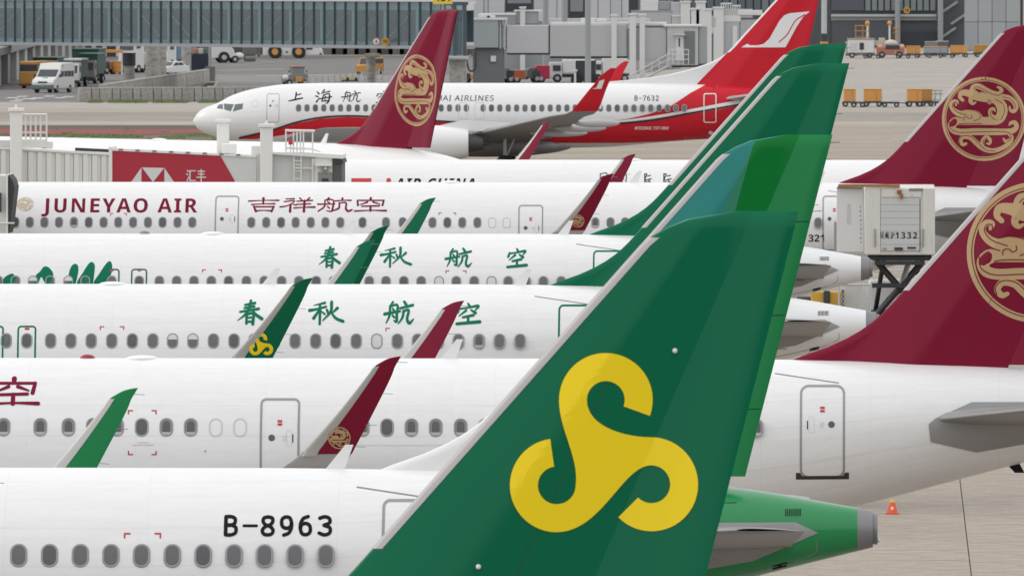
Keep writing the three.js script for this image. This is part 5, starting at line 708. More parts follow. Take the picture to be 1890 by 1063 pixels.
// ---------------------------------------------------------------- far boarding bridges
function farBridge(label, D, o) {
  const O = at(o.u0, 60, D), g = thing('boarding_bridge', label, 'boarding bridge', [O.x, 0, O.z], 0, 'far boarding bridges'), X = (u) => at(u, 60, D).x - O.x, Y = (v) => at(o.u0, v, D).y;
  for (const [name, u0, u1, v0, v1, m, dz] of o.boxes) part(name, rbox(X(u1) - X(u0) - 0.05, Y(v0) - Y(v1), dz ?? 2.6, (X(u0) + X(u1)) / 2, (Y(v0) + Y(v1)) / 2, -1.3 + rr(-0.05, 0.05), 0.05), m, g);
  for (const [u, v, w] of o.columns ?? []) { const h = Y(v), c = part('lift_column', rbox(w, h, 0.6, X(u), h / 2, 0.4, 0.03), offWhite, g); part('column_cap', rbox(w + 0.2, 0.2, 0.8, X(u), h, 0.4, 0.03), offWhite, c); }
  return { g, X, Y };
}
{
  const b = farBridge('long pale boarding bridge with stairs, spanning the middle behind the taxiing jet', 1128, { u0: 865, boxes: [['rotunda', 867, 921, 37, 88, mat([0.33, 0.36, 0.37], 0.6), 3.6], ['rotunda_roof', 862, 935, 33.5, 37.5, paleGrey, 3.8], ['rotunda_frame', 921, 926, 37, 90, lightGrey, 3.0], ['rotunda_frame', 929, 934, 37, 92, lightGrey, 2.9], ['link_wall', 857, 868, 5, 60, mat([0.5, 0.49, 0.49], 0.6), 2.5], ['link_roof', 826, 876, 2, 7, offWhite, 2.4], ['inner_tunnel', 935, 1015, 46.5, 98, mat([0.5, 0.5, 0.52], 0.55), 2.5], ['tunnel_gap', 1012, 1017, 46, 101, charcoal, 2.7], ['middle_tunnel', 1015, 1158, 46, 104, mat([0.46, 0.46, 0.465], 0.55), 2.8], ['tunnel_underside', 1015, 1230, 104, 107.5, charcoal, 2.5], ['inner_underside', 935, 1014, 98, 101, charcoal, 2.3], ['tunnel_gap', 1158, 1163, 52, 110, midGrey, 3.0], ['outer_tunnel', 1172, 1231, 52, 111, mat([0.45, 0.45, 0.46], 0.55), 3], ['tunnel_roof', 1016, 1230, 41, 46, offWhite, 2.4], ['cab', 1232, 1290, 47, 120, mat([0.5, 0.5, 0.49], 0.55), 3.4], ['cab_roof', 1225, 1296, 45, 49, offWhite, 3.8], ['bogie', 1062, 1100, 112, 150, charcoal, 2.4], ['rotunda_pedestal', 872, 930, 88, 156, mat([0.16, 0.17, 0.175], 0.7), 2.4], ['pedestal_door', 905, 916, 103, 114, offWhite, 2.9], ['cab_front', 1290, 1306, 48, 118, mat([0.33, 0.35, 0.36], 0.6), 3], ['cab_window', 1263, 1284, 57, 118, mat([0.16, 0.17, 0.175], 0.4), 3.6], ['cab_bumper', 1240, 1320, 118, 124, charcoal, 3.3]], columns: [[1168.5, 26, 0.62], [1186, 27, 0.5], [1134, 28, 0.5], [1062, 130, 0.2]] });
  const { g, X, Y } = b; const door = part('cab_door', rbox(X(1262) - X(1248), Y(66) - Y(112), 0.1, X(1255), (Y(66) + Y(112)) / 2, 0.48, 0.02), offWhite, g); part('door_window', box(0.14, 0.8, 0.04, X(1254.5), Y(78), 0.55), charcoal, door); part('door_canopy', rbox(1.1, 0.16, 0.8, X(1255), Y(64), 0.7), lightGrey, door);
  part('landing', rbox(X(1272) - X(1234), 0.14, 1.6, (X(1272) + X(1234)) / 2, Y(119), 1.1), midGrey, g); for (const u of [1235, 1243, 1253, 1263, 1272]) part('landing_post', bar([X(u), Y(119), 1.8], [X(u), Y(91), 1.8], 0.035), offWhite, g); for (const v of [91, 100, 109]) part('landing_rail', bar([X(1235), Y(v), 1.8], [X(1272), Y(v), 1.8], 0.035), offWhite, g);
  for (const z of [0.7, 1.8]) { part('stair_string', bar([X(1238), Y(119), z], [X(1160), Y(162), z], 0.13, 6), lightGrey, g); part('stair_rail', bar([X(1238), Y(97), z], [X(1160), Y(141), z], 0.05, 6), offWhite, g); part('stair_rail', bar([X(1238), Y(106), z], [X(1160), Y(150), z], 0.04, 6), offWhite, g); for (let k = 0; k < 6; k++) part('stair_post', bar([X(1232 - k * 14), Y(122 + k * 7.9), z], [X(1232 - k * 14), Y(100 + k * 7.9), z], 0.03, 6), offWhite, g); }
  for (let k = 0; k < 13; k++) part('stair_tread', box(0.3, 0.04, 1.0, X(1236 - k * 6), Y(121 + k * 3.35), 1.25), midGrey, g); for (const s of [-1, 1]) part('bogie_wheel', cyl(0.55, 0.55, 0.4, X(1080) + s * 0.8, 0.55, 0.2, 'z', 20), rubber, g);
  part('cable_loop', new THREE.TubeGeometry(new THREE.CatmullRomCurve3([V(X(866), Y(92), 0.4), V(X(862), Y(112), 0.5), V(X(868), Y(131), 0.5), V(X(876), Y(128), 0.5), V(X(878), Y(95), 0.4)]), 24, 0.09, 8), charcoal, g);
  for (const [u, v, w, h] of [[893, 33, 1.2, 0.35], [905, 33, 0.8, 0.25], [1085, 41, 1.3, 0.4], [1110, 40, 0.9, 0.3]]) part('roof_unit', rbox(w, h, 1, X(u), Y(v) + h / 2, -1.2), offWhite, g);
}
farBridge('low grey bridge roof and stub wing above the long pale boarding bridge', 1235, { u0: 890, boxes: [['tunnel', 888, 953, 28, 45, mat([0.36, 0.38, 0.39], 0.6), 2.6], ['tunnel_roof', 884, 953, 25, 28, offWhite, 2.8], ['end_post', 938, 952, 27, 46, midGrey, 2.7], ['second_tunnel', 950, 1003, 21, 44, mat([0.38, 0.4, 0.41], 0.6), 2.2], ['second_roof', 948, 1004, 18.5, 21.5, offWhite, 2.4], ['end_post', 993, 1002, 20, 40, paleGrey, 2.5], ['slope_deck', 950, 1200, 34, 47, paleGrey, 1.5], ['base', 900, 1150, 47, 140, midGrey, 1.5]], columns: [[965, 14, 0.5]] });
farBridge('stacked pale boarding bridge ends above the stair landing', 1262, { u0: 1165, boxes: [['tunnel', 1165, 1240, 22, 48, mat([0.44, 0.45, 0.46], 0.6), 2.6], ['tunnel_roof', 1164, 1242, 19, 22.5, midGrey, 2.8], ['upper_cab', 1182, 1216, 0, 20, offWhite, 2.2], ['upper_window', 1216, 1238, 2, 18, midGrey, 2.2], ['upper_wall', 1238, 1257, 4, 30, lightGrey, 2.6], ['dark_slot', 1160, 1178, -5, 32, charcoal, 1.6], ['outer_tunnel', 1240, 1322, 30, 50, mat([0.52, 0.52, 0.515], 0.6), 2.6], ['lower_tunnel', 1180, 1300, 50, 120, mat([0.42, 0.43, 0.44], 0.6), 2.2], ['tunnel_roof', 1240, 1305, 28, 31, offWhite, 2.8]], columns: [[1266, 3, 1.0], [1294, 3, 1.0], [1284, 16, 0.9], [1308, 17, 0.7]] });
{
  const b = farBridge('pale boarding bridge with roof railing left of the red fin', 1300, { u0: 1325, boxes: [['tunnel', 1322, 1366, 33, 100, mat([0.42, 0.44, 0.45], 0.6), 2.6], ['tunnel_roof', 1318, 1368, 29, 40, offWhite, 2.8], ['cab', 1366, 1412, 36, 120, mat([0.4, 0.41, 0.41], 0.6), 2.4], ['cab_roof', 1362, 1408, 19, 28, offWhite, 2.8], ['upper_tunnel', 1330, 1390, 17, 33, mat([0.5, 0.5, 0.5], 0.6), 2.4], ['cab_frame', 1352, 1362, 48, 118, offWhite, 2.9], ['cab_slot', 1376, 1384, 46, 118, charcoal, 2.5], ['glazing', 1308, 1321, 62, 118, mat([0.2, 0.2, 0.19], 0.4), 2.4], ['end_canopy', 1304, 1325, 50, 62, offWhite, 2.7], ['low_wall', 1300, 1420, 118, 126, charcoal, 2.2]], columns: [[1327, 14, 1.1]] });
  for (let k = 0; k < 9; k++) part('roof_post', bar([b.X(1332 + k * 4.2), b.Y(17), 0], [b.X(1332 + k * 4.2), b.Y(k < 5 ? 6 : 10), 0], 0.05), offWhite, b.g); part('roof_rail', bar([b.X(1331), b.Y(6.5), 0], [b.X(1352), b.Y(6.5), 0], 0.07), offWhite, b.g); part('roof_rail', bar([b.X(1352), b.Y(10.5), 0], [b.X(1368), b.Y(10.5), 0], 0.07), offWhite, b.g);
}

{ // unseen dark front, added so the glossy fins mirror a dark band
  const g = thing('added_mirror_front', 'unseen dark front added at the right behind the viewpoint for the fins to mirror', 'building', [13, 0, 55]), dark = mat([0.022, 0.026, 0.03], 0.55);
  part('body', box(190, 34, 30, 95, 17, 15.4), dark, g);
  for (let k = 0; k < 38; k++) for (let j = 0; j < 5; j++) part('front_panel', once('frontpanel', () => rbox(4.7, 6.3, 0.2, 0, 0, 0, 0.03)), j === 4 ? charcoal : dark, g).position.set(2.6 + k * 5, 3.4 + j * 6.6, 0.2);
}
// ---------------------------------------------------------------- vehicles and equipment of the far side
const tyre = (g, x, z, r, w = 0.25, hub) => { const t = part('wheel', once('wheel' + r + w, () => cyl(r, r, w, 0, 0, 0, 'z', 22)), rubber, g); t.position.set(x, r, z); part('hub', once('hub' + r + w, () => cyl(r * 0.5, r * 0.45, 0.05, 0, 0, w / 2 + 0.01, 'z', 16)), hub ?? chrome, t); return t; };
{ // minibus: x along the body, nose at -x
  const p = onGround(97, 171), g = thing('minibus', 'white high-roof minibus driving towards us on the service road', 'minibus', [p.x, 0, p.z], 1.28), L = 5.4, w = 2.1;
  const side = [[-L / 2, 0.45], [-L / 2, 0.95], [-L / 2 + 0.15, 1.15], [-L / 2 + 1.0, 1.42], [-L / 2 + 1.75, 2.05], [-L / 2 + 2.15, 2.62], [L / 2 - 0.3, 2.66], [L / 2, 2.4], [L / 2, 0.45]];
  part('body', prism(side, w - 0.12, -w / 2 + 0.06, 0.06), offWhite, g);
  const q = (x, y) => [x, y], scr = part('windscreen', prism([[-L / 2 + 1.0, 1.42], [-L / 2 + 1.04, 1.4], [-L / 2 + 1.78, 2.03], [-L / 2 + 1.74, 2.07]], w - 0.3, -w / 2 + 0.15).translate(-0.08, 0.05, 0), glassDark, g);
  for (const [x0, x1] of [[-0.75, -0.1], [0.05, 0.85], [0.95, 1.75], [1.85, 2.5]]) for (const s of [1, -1]) part('side_window', rbox(x1 - x0, 0.52, 0.03, (x0 + x1) / 2, 1.72, s * (w / 2 + 0.005), 0.01), glassDark, g);
  part('bumper', rbox(0.3, 0.42, w + 0.04, -L / 2 - 0.03, 0.55, 0, 0.08), mat([0.13, 0.14, 0.14], 0.6), g); part('grille', rbox(0.06, 0.16, 0.9, -L / 2 - 0.06, 0.98, 0), darkGap, g); part('number_plate', box(0.03, 0.14, 0.5, -L / 2 - 0.2, 0.62, 0), mat([0.05, 0.3, 0.2], 0.5), g); for (const s of [-1, 1]) { part('headlight', rbox(0.12, 0.22, 0.34, -L / 2 - 0.02, 0.92, s * 0.72, 0.04), lampGlass, g); part('mirror', rbox(0.12, 0.3, 0.2, -L / 2 + 1.2, 1.55, s * (w / 2 + 0.2), 0.04), darkGap, g); }
  part('emblem', box(0.5, 0.02, 0.5, -L / 2 + 0.55, 1.33, 0, 0.35), mat([0.05, 0.25, 0.18], 0.5), g); part('roof_emblem', lay([ringStroke(-0.3, 2.42, 0.08, 0.08, 0.16, 18)], (x, y, e) => [x, y, w / 2 + e], 0.01), mat([0.6, 0.36, 0.12], 0.5), g); for (const x of [-1.7, 1.6]) for (const s of [-1, 1]) tyre(g, x, s * (w / 2 - 0.12), 0.36);
}
function boxTruck(label, p, turn, o) { // plain van-bodied vehicle; x along, nose at -x
  const g = thing(o.name ?? 'service_truck', label, o.cat ?? 'truck', [p.x, 0, p.z], turn, o.group), { L = 6, W = 2.4, H = 2.6, floor = 0.9, cab = 1.6, ch = 2.2 } = o;
  if (o.body) part('load_body', rbox(L - cab - 0.2, H - floor, W, cab / 2 + 0.05, (H + floor) / 2, 0, 0.08), o.body, g); if (o.roof) part('load_cover', rbox(L - cab - 0.1, 0.2, W + 0.1, cab / 2 + 0.05, H + 0.08, 0, 0.08), o.roof, g);
  if (cab) { const c = part('cab', prism([[-L / 2, 0.5], [-L / 2, 1.2], [-L / 2 + 0.25, ch], [-L / 2 + cab, ch], [-L / 2 + cab, 0.5]], W - 0.22, -W / 2 + 0.11, 0.06), o.cabPaint ?? offWhite, g); part('windscreen', box(0.05, 0.75, W - 0.4, -L / 2 + 0.06, ch - 0.55, 0, -0.22), glassDark, c); for (const s of [1, -1]) part('side_window', rbox(0.75, 0.55, 0.04, -L / 2 + 0.85, ch - 0.5, s * (W / 2 + 0.0), 0.02), glassDark, c); part('bumper', rbox(0.25, 0.3, W, -L / 2 - 0.08, 0.5, 0), darkGap, c); if (o.bar) part('light_bar', rbox(0.3, 0.22, W * 0.8, -L / 2 + 0.7, ch + 0.14, 0, 0.05), o.bar, c); }
  part('chassis', box(L - 0.3, 0.3, W * 0.7, 0, 0.65, 0), darkGap, g); for (const x of [-L / 2 + 0.9, L / 2 - 0.9]) for (const s of [-1, 1]) tyre(g, x, s * (W / 2 - 0.16), 0.42, 0.3); return g;
}
{ // ochre bus end beside the minibus
  const p = onGround(56, 163), g = thing('shuttle_bus', 'ochre bus with wide dark window parked behind the minibus', 'bus', [p.x, 0, p.z], 1.35); part('body', rbox(7, 1.3, 1.75, 2.6, 0.95, 0, 0.1), bronze, g); part('window_band', rbox(6.9, 0.75, 1.68, 2.6, 1.85, 0, 0.05), glassDark, g); part('roof', rbox(7, 0.36, 1.75, 2.6, 2.35, 0, 0.12), bronze, g); part('bumper', rbox(0.2, 0.25, 1.8, -0.9, 0.35, 0), mat([0.15, 0.06, 0.03], 0.6), g); for (const x of [0.2, 5]) for (const s of [-1, 1]) tyre(g, x, s * 0.75, 0.4); }
boxTruck('grey-green tarpaulin truck right behind the minibus', onGround(137, 160), 1.5, { L: 6, W: 1.7, H: 2.5, body: mat([0.11, 0.14, 0.13], 0.7), roof: paleGrey, cab: 1.5 });
boxTruck('dark green truck with teal cover left of the round concrete leg', onGround(166, 154), 1.5, { L: 6.5, W: 1.8, H: 2.75, body: tarpGreen, roof: tarpTeal, cab: 1.5, cabPaint: mat([0.2, 0.19, 0.17], 0.6) });
boxTruck('deep green covered truck standing behind the teal topped one', onGround(163, 149), 1.53, { L: 7, W: 2.6, H: 3.0, body: tarpGreen, roof: tarpGreen, cab: 0 });
boxTruck('green covered lorry showing only its roof above the minibus', onGround(92, 152), 1.45, { L: 6, W: 2.4, H: 2.3, body: tarpGreen, roof: mat([0.03, 0.1, 0.06], 0.6), cab: 0 });
{ const p = onGround(205, 138), g = thing('height_gauge', 'orange height bar on posts above the orange bins', 'gate', [p.x, 0, p.z]); part('crossbar', rbox(2.3, 0.32, 0.2, 0, 2.4, 0), amber, g); for (const x of [-1.05, 1.05]) part('post', rbox(0.16, 2.3, 0.16, x, 1.15, 0), offWhite, g); }
{ const p = onGround(215, 137), g = thing('orange_bin', 'round-ended orange bin left of the concrete leg', 'bin', [p.x, 0, p.z]); part('drum', cyl(0.5, 0.56, 1.2, 0, 0.75, 0, 'y', 20), amber, g); for (const a of [0.3, 0.75, 1.2]) part('rib', cyl(0.57, 0.57, 0.05, 0, a, 0, 'y', 20), bronze, g); for (const x of [-0.3, 0.3]) part('wheel', cyl(0.12, 0.12, 0.1, x, 0.12, 0.3, 'z', 12), rubber, g); }
boxTruck('small orange and grey tractor left of the orange bin', onGround(193, 137), 1.0, { name: 'baggage_tractor', cat: 'tractor', L: 3, W: 1.4, H: 1.3, floor: 0.5, cab: 1.3, ch: 1.5, body: mat([0.4, 0.2, 0.12], 0.6), cabPaint: mat([0.3, 0.25, 0.22], 0.6) });
boxTruck('white truck with tall cab between the leg and the twin columns', onGround(257, 134), 1.1, { L: 5.5, W: 2.0, H: 2.1, floor: 0.8, cab: 2, ch: 3.3, body: offWhite, bar: lampGlass });
boxTruck('white truck cab with amber light bar above the saloon car', onGround(318, 124), 1.1, { L: 6, W: 2.4, H: 3, body: mat([0.1, 0.22, 0.3], 0.5), cab: 1.8, ch: 2.7, bar: amber });
{ // saloon car
  const p = onGround(318, 138), g = thing('saloon_car', 'white saloon car parked between the concrete columns', 'car', [p.x, 0, p.z], 0.75); part('body', prism([[-1.6, 0.3], [-1.62, 0.62], [-1.0, 0.78], [-0.55, 0.85], [1.0, 0.9], [1.55, 0.84], [1.62, 0.3]], 1.3, -0.65, 0.08), offWhite, g); const c = part('cabin', prism([[-0.7, 0.86], [-0.2, 1.3], [0.75, 1.32], [1.25, 0.9]], 1.1, -0.55, 0.06), offWhite, g); for (const s of [1, -1]) { part('side_window', prism([[-0.5, 0.92], [-0.13, 1.24], [0.2, 1.25], [0.2, 0.92]], 0.02, s > 0 ? 0.615 : -0.635), glassDark, c); part('side_window', prism([[0.28, 0.92], [0.28, 1.25], [0.7, 1.25], [1.0, 0.94]], 0.02, s > 0 ? 0.615 : -0.635), glassDark, c); } part('windscreen', box(0.62, 0.03, 1.0, -0.5, 1.1, 0, 0.72), glassDark, c); for (const x of [-1.0, 1.0]) for (const s of [-1, 1]) tyre(g, x, s * 0.62, 0.29, 0.2); for (const s of [-1, 1]) part('headlight', rbox(0.1, 0.14, 0.3, -1.66, 0.62, s * 0.48, 0.03), lampGlass, g); }
{ const p = onGround(368, 133), g = thing('container', 'navy blue container standing behind the barrier wall', 'container', [p.x, 0, p.z]); part('box', rbox(1.9, 1.85, 2, 0, 0.95, 0, 0.03), mat([0.02, 0.024, 0.045], 0.6), g); for (let k = 0; k < 6; k++) part('rib', box(0.06, 1.7, 0.05, -0.75 + k * 0.3, 0.95, 1.02), mat([0.026, 0.03, 0.055], 0.6), g); for (const [x, c] of [[-0.5, [0.4, 0.2, 0.15]], [0.1, [0.5, 0.45, 0.4]], [0.6, [0.08, 0.14, 0.13]]]) part('bundle', rbox(0.55, 0.6, 0.8, x, 2.18, 0, 0.1), mat(c, 0.7), g); }
{ // snub-nosed heavy tug
  const p = onGround(412, 116), g = thing('heavy_tug', 'white heavy tug with one big chrome hubbed wheel under the walkway', 'tug', [p.x, 0, p.z], 0.25); part('body', prism([[-1.4, 0.6], [-1.4, 2.4], [-0.9, 2.5], [0.3, 2.0], [0.9, 1.5], [1.2, 0.6]], 1.6, -0.8, 0.06), offWhite, g); part('cab_window', rbox(0.9, 0.6, 1.7, -0.2, 2.25, 0, 0.05), glassDark, g); part('cab_roof', rbox(2.0, 0.18, 1.8, -0.2, 2.85, 0), offWhite, g); part('nose', new THREE.SphereGeometry(0.55, 18, 12).scale(1.1, 0.75, 1.2).translate(1.7, 0.75, 0.2), offWhite, g); for (const s of [-1, 1]) { tyre(g, -0.15, s * 0.85, 0.62, 0.45); tyre(g, 1.1, s * 0.8, 0.4, 0.3); } part('hydraulics', rbox(1.3, 1.1, 1.4, 2.9, 1.3, 0, 0.2), mat([0.13, 0.13, 0.13], 0.5), g); part('drum', cyl(0.45, 0.45, 1.2, 2.9, 0.6, 0.2, 'x', 18), mat([0.25, 0.25, 0.21], 0.5), g); }
{ // long tow tractor with amber hubs
  const p = onGround(538, 108), g = thing('tow_tractor', 'long white aircraft tow tractor with amber wheel hubs far under the walkway', 'tow tractor', [p.x, 0, p.z]); part('body', prism([[-3.2, 0.45], [-3.2, 1.7], [1.5, 1.7], [1.5, 0.45]], 2.2, -1.1, 0.06), offWhite, g); const c = part('cab', prism([[1.5, 0.45], [1.5, 1.55], [2.8, 1.6], [3.4, 1.0], [3.5, 0.45]], 2.0, -1.0, 0.06), offWhite, g); part('cab_window', rbox(0.75, 0.5, 2.16, 2.05, 1.25, 0, 0.03), glassDark, c); part('cab_light', rbox(0.3, 0.25, 2.2, 3.35, 0.55, 0), mat([0.35, 0.08, 0.06], 0.5), c); for (const x of [-1.85, 0.85]) for (const s of [-1, 1]) tyre(g, x, s * 1.1, 0.78, 0.6, amber); part('panel', rbox(0.3, 0.2, 0.03, -0.5, 0.75, 1.18), darkGap, g); for (let k = 0; k < 8; k++) part('grille_bar', box(0.05, 1.0, 0.04, -4.3 + k * 0.09, 1.0, 1.0), charcoal, g); part('rear_unit', rbox(0.8, 1.2, 2, -4.0, 1.0, 0), midGrey, g); }
{ // small tug near the nose of the taxiing jet
  const p = onGround(545, 158), g = thing('small_tug', 'small grey tug with orange box and red-edged roof above the jet nose', 'tug', [p.x, 0, p.z], 0.3); part('body', prism([[-1.2, 0.4], [-1.2, 0.8], [-0.5, 1.1], [1.0, 1.1], [1.0, 0.4]], 1.3, -0.65, 0.05), mat([0.24, 0.23, 0.215], 0.6), g); part('cab', rbox(1.1, 0.6, 1.3, 0.15, 1.42, 0, 0.05), mat([0.2, 0.24, 0.24], 0.3), g); part('roof', rbox(1.25, 0.12, 1.45, 0.15, 1.78, 0), mat([0.33, 0.12, 0.1], 0.5), g); part('beacon', cyl(0.07, 0.06, 0.16, 0.15, 1.9, 0), amber, g); part('front_box', rbox(0.6, 0.5, 0.4, 0.1, 0.62, 0.86, 0.04), amber, g); part('front_drum', new THREE.SphereGeometry(0.3, 14, 10).translate(-1.15, 0.75, 0.6), offWhite, g); for (const s of [-1, 1]) { part('mirror', rbox(0.12, 0.2, 0.1, 0.15 + s * 0.85, 1.35, 0.3), darkGap, g); tyre(g, -0.8, s * 0.7, 0.3, 0.22); tyre(g, 0.7, s * 0.7, 0.3, 0.22); } }
{ // amber van behind the fence
  const p = onGround(682, 137), g = thing('amber_van', 'amber van behind the white paling left of the dark red fin', 'van', [p.x, 0, p.z], 1.25); part('body', prism([[-2, 0.35], [-2, 0.85], [-1.2, 1.0], [-0.6, 1.65], [1.9, 1.7], [2, 0.35]], 1.5, -0.75, 0.06), bronze, g); part('windscreen', box(0.06, 0.72, 1.3, -0.98, 1.35, 0, -0.72), glassDark, g); for (const s of [1, -1]) part('side_window', rbox(2.2, 0.45, 0.04, 0.6, 1.35, s * 0.81, 0.02), glassDark, g); part('roof_load', rbox(1.6, 0.35, 1.2, 0.7, 1.93, 0, 0.06), mat([0.2, 0.2, 0.17], 0.6), g); for (const x of [-1.3, 1.3]) for (const s of [-1, 1]) tyre(g, x, s * 0.72, 0.3, 0.2); }
{ // white paling
  const a = onGround(560, 160), b = onGround(705, 150), d = b.clone().sub(a), L = d.length(), g = thing('paling_fence', 'white paling fence above the crown of the taxiing jet', 'fence', [a.x, 0, a.z], Math.atan2(-d.z, d.x)); for (let k = 0; k <= 26; k++) part('pale', box(0.12, 0.6 + 0.5 * k / 26, 0.05, L * k / 26, 0.45 + 0.2 * k / 26, 0), k % 2 ? paleGrey : midGrey, g); part('rail', box(L, 0.07, 0.05, L / 2, 0.25, -0.06), midGrey, g); }
{ const p = onGround(645, 155), g = thing('wheel_chocks', 'yellow and black chock rack in front of the paling', 'chock rack', [p.x, 0, p.z]); part('rack', box(1.6, 0.12, 0.3, 0, 0.3, 0), charcoal, g); for (let k = 0; k < 4; k++) part('chock', prism([[-0.2, 0], [0.2, 0], [0.08, 0.28], [-0.08, 0.28]], 0.3, -0.15).translate(-0.6 + k * 0.4, 0.36, 0), k % 2 ? darkGap : mat([0.6, 0.4, 0.05], 0.5), g); }
boxTruck('low amber tractor with white cab below the bridge rotunda', onGround(860, 154), 0.2, { name: 'baggage_tractor', cat: 'tractor', L: 1.8, W: 1.2, H: 0.95, floor: 0.4, cab: 0.6, ch: 1.2, body: amber });
boxTruck('orange and grey loader under the long boarding bridge', onGround(945, 154), 0.3, { name: 'belt_loader', cat: 'loader', L: 2.4, W: 1.4, H: 1.3, floor: 0.4, cab: 0.8, ch: 1.5, body: mat([0.4, 0.1, 0.04], 0.5), cabPaint: mat([0.2, 0.2, 0.2], 0.6) });
boxTruck('crimson tractor with black wheels under the long boarding bridge', onGround(993, 153), 0.2, { name: 'baggage_tractor', cat: 'tractor', L: 2.2, W: 1.4, H: 1.7, floor: 0.4, cab: 0.7, ch: 1.4, body: mat([0.4, 0.02, 0.06], 0.5), cabPaint: mat([0.1, 0.1, 0.1], 0.6) });
boxTruck('white van-bodied truck left of the tall lamp mast', onGround(1055, 152), 0.05, { L: 4.6, W: 2.3, H: 2.2, body: offWhite, cab: 1.3, ch: 1.9, cabPaint: paleGrey });
boxTruck('white van-bodied truck right of the tall lamp mast', onGround(1128, 152), 0.05, { L: 4.4, W: 2.3, H: 2.35, body: offWhite, cab: 1.2, ch: 2.0 });
// baggage carts in two rows on the right
function cart(u, v, w, h, m, label, row) { const p = onGround(u, v), s = FOCAL / -p.z, g = thing('baggage_cart', label, 'cart', [p.x, 0, p.z], rr(-0.15, 0.15), row), W = w / s, H = h / s; const b = part('crate', rbox(W, H, 1.4, 0, 0.45 + H / 2, 0, 0.05), m, g); part('crate_seam', box(0.04, H * 0.92, 0.03, W * 0.2, 0.45 + H / 2, 0.71), bronze, b); part('crate_rim', rbox(W + 0.05, 0.09, 1.46, 0, 0.45 + H - 0.03, 0), mat([0.5, 0.25, 0.06], 0.5), b); part('deck', rbox(W + 0.25, 0.12, 1.5, 0, 0.38, 0), charcoal, g); part('drawbar', bar([W / 2, 0.35, 0], [W / 2 + 0.9, 0.3, 0], 0.05), charcoal, g); for (const x of [-W * 0.36, W * 0.36]) for (const z of [-0.6, 0.6]) tyre(g, x, z, 0.24, 0.2); }
const R1 = 'carts of the nearer row on the far apron', R2 = 'carts of the farther row at the terminal foot';
cart(1569, 197, 22, 23, amber, 'orange baggage cart cut by the green fins, nearer row', R1); cart(1612, 197, 33, 23, amber, 'wide orange baggage cart, second of the nearer row', R1); cart(1688, 197, 26, 23, amber, 'orange baggage cart with a darker one behind it, nearer row', R1); cart(1712, 196, 20, 22, bronze, 'dark ochre baggage cart close to the dark red fin', R1);
{ const p = onGround(1728, 195), g = thing('equipment_rack', 'grey pipe rack at the right end of the cart row', 'rack', [p.x, 0, p.z]); for (const x of [-0.4, 0, 0.4]) part('post', bar([x, 0, 0], [x, 1.3, 0], 0.04), midGrey, g); for (const y of [0.5, 1.0, 1.3]) part('rail', bar([-0.6, y, 0], [0.6, y, 0], 0.05), midGrey, g); }
cart(1687, 106, 26, 14, amber, 'pale orange baggage cart right of the red tug, farther row', R2); cart(1771, 105, 30, 14, amber, 'orange baggage cart before the grey block, farther row', R2); cart(1813, 104, 28, 14, bronze, 'ochre baggage cart touching the dark red fin edge, farther row', R2); cart(1728, 105, 44, 12, midGrey, 'long grey flat cart between the orange ones, farther row', R2);
{ // stair truck with amber rail and lamp posts
  const p = onGround(1590, 107), g = thing('stair_truck', 'white passenger stair truck with amber roof rail beside the green fin tips', 'truck', [p.x, 0, p.z]); part('body', rbox(3.0, 1.5, 2, 0, 1.35, 0, 0.06), offWhite, g); part('window', rbox(0.5, 0.8, 0.05, 0.1, 1.35, 1.02), charcoal, g); part('panel', rbox(0.8, 0.9, 0.05, -0.85, 1.3, 1.02), paleGrey, g); part('deck', rbox(3.2, 0.14, 2.1, 0, 2.18, 0), mat([0.35, 0.3, 0.24], 0.6), g); for (const x of [-0.6, 0.2, 0.9]) part('rail_post', bar([x, 2.2, 0.8], [x, 3.7, 0.8], 0.05), bronze, g); for (const y of [2.4, 3.1, 3.7]) part('rail', bar([-0.7, y, 0.8], [1.0, y, 0.8], 0.05), bronze, g); part('skirt', box(3.2, 0.35, 1.9, 0, 0.5, 0), mat([0.2, 0.13, 0.12], 0.7), g); for (const x of [-1, 1]) for (const s of [-1, 1]) tyre(g, x, s * 0.85, 0.32); }
for (const [u, label] of [[1602, 'left white lamp post with amber globe beside the stair truck'], [1643, 'right white lamp post with amber globe above the red tug']]) { const p = onGround(u, 104), g = thing('globe_lamp', label, 'lamp post', [p.x, 0, p.z]); part('post', cyl(0.12, 0.1, 3.6, 0, 1.8, 0, 'y', 12), offWhite, g); part('globe', new THREE.SphereGeometry(0.27, 18, 14).translate(0, 3.85, 0), amber, g); }
{ const p = onGround(1645, 107), g = thing('red_tug', 'rusty red tug with pale dome and round lamps at the terminal foot', 'tug', [p.x, 0, p.z]); part('body', rbox(3.2, 0.9, 2, 0, 0.8, 0, 0.12), mat([0.4, 0.16, 0.11], 0.6), g); part('hood', new THREE.SphereGeometry(0.75, 18, 12).scale(1, 0.6, 1).translate(0.05, 1.65, 0), mat([0.55, 0.48, 0.4], 0.5), g); part('seat_well', rbox(1.6, 0.4, 1.8, 0.2, 1.25, 0.2), charcoal, g); for (const x of [-1.2, 1.3]) part('lamp', new THREE.SphereGeometry(0.3, 14, 10).translate(x, 1.3, 0.8), mat([0.7, 0.36, 0.22], 0.4), g); for (const x of [-1, 1]) for (const s of [-1, 1]) tyre(g, x, s * 0.9, 0.38); for (const [x, h] of [[-1.9, 0.6], [-1.0, 1.2]]) part('tank', cyl(0.35, 0.35, h, x, 1.7, -1.4, 'y', 16), mat([0.55, 0.5, 0.44], 0.5), g); part('gantry', join([bar([0.6, 1.6, -1], [0.6, 3.4, -1], 0.08), bar([0.3, 3.4, -1], [0.95, 3.4, -1], 0.08), bar([0.3, 2.9, -1], [0.95, 2.9, -1], 0.06)]), bronze, g); }
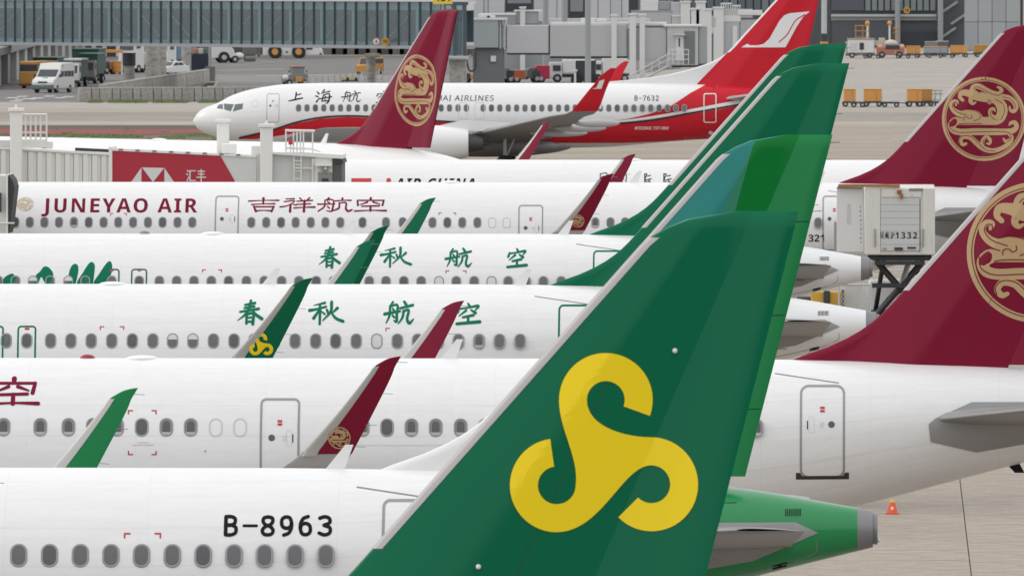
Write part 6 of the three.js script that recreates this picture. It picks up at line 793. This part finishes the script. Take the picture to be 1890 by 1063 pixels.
{ const p = at(1675, 18.5, 1474), g = thing('round_sign', 'round amber sign on the ribbed upper floor of the dark terminal', 'sign', [p.x, p.y, p.z]); part('disc', cyl(0.42, 0.42, 0.05, 0, 0, 0, 'z', 28), mat([0.55, 0.3, 0.06], 0.5), g); words('16', -0.25, -0.2, 0.25, 0.2).forEach((t) => part('figure', lay([t], (x, y, e) => [x, y, 0.03 + e], 0.002), inkBlack, g)); part('bracket', box(0.1, 0.1, 3.5, 0, 0, -1.8), midGrey, g); }
// low dollies and loose gear along both cart rows
[[1585, 198, 1.1, 'empty black dolly left of the wide orange cart'], [1645, 198, 1.5, 'empty black dolly between the orange carts of the nearer row'], [1740, 197, 1.3, 'empty black dolly beside the dark red fin in the nearer row'], [1610, 108, 2.2, 'low black dolly at the stair truck wheels'], [1668, 108, 1.8, 'low black dolly right of the red tug'], [1705, 107, 2.2, 'low black dolly under the gate opening'], [1748, 107, 2.0, 'low black dolly left of the far orange cart'], [1795, 106, 2.0, 'low black dolly between the last two far carts']].forEach(([u, v, w, label]) => {
  const p = onGround(u, v), g = thing('flat_dolly', label, 'dolly', [p.x, 0, p.z], 0, 'empty dollies along the cart rows'); part('deck', rbox(w, 0.14, 1.3, 0, 0.4, 0, 0.03), charcoal, g); part('drawbar', bar([w / 2, 0.38, 0], [w / 2 + 0.5, 0.35, 0], 0.04), charcoal, g); for (const x of [-w * 0.33, w * 0.33]) for (const z of [-0.5, 0.5]) tyre(g, x, z, 0.22, 0.18); part('end_rail', bar([-w / 2, 0.45, 0.5], [-w / 2, 0.95, 0.5], 0.04), midGrey, g); });
[[1720, 103, 'grey covered pallet at the terminal gate', [0.2, 0.2, 0.19]], [1740, 102, 'dark grey generator box right of the terminal gate', [0.1, 0.105, 0.11]], [1632, 101, 'pale water tank behind the red tug', [0.5, 0.46, 0.4]], [1573, 103, 'pale grey cabinet at the left end of the far row', [0.4, 0.4, 0.4]]].forEach(([u, v, label, c]) => { const p = onGround(u, v), g = thing('equipment_box', label, 'box', [p.x, 0, p.z]); part('case', rbox(1.5, 1.4, 1.2, 0, 0.9, 0, 0.1), mat(c, 0.7), g); part('lid', rbox(1.56, 0.12, 1.26, 0, 1.62, 0, 0.04), midGrey, g); part('skid', box(1.4, 0.2, 1.1, 0, 0.1, 0), charcoal, g); });
renderer.render(scene, camera);
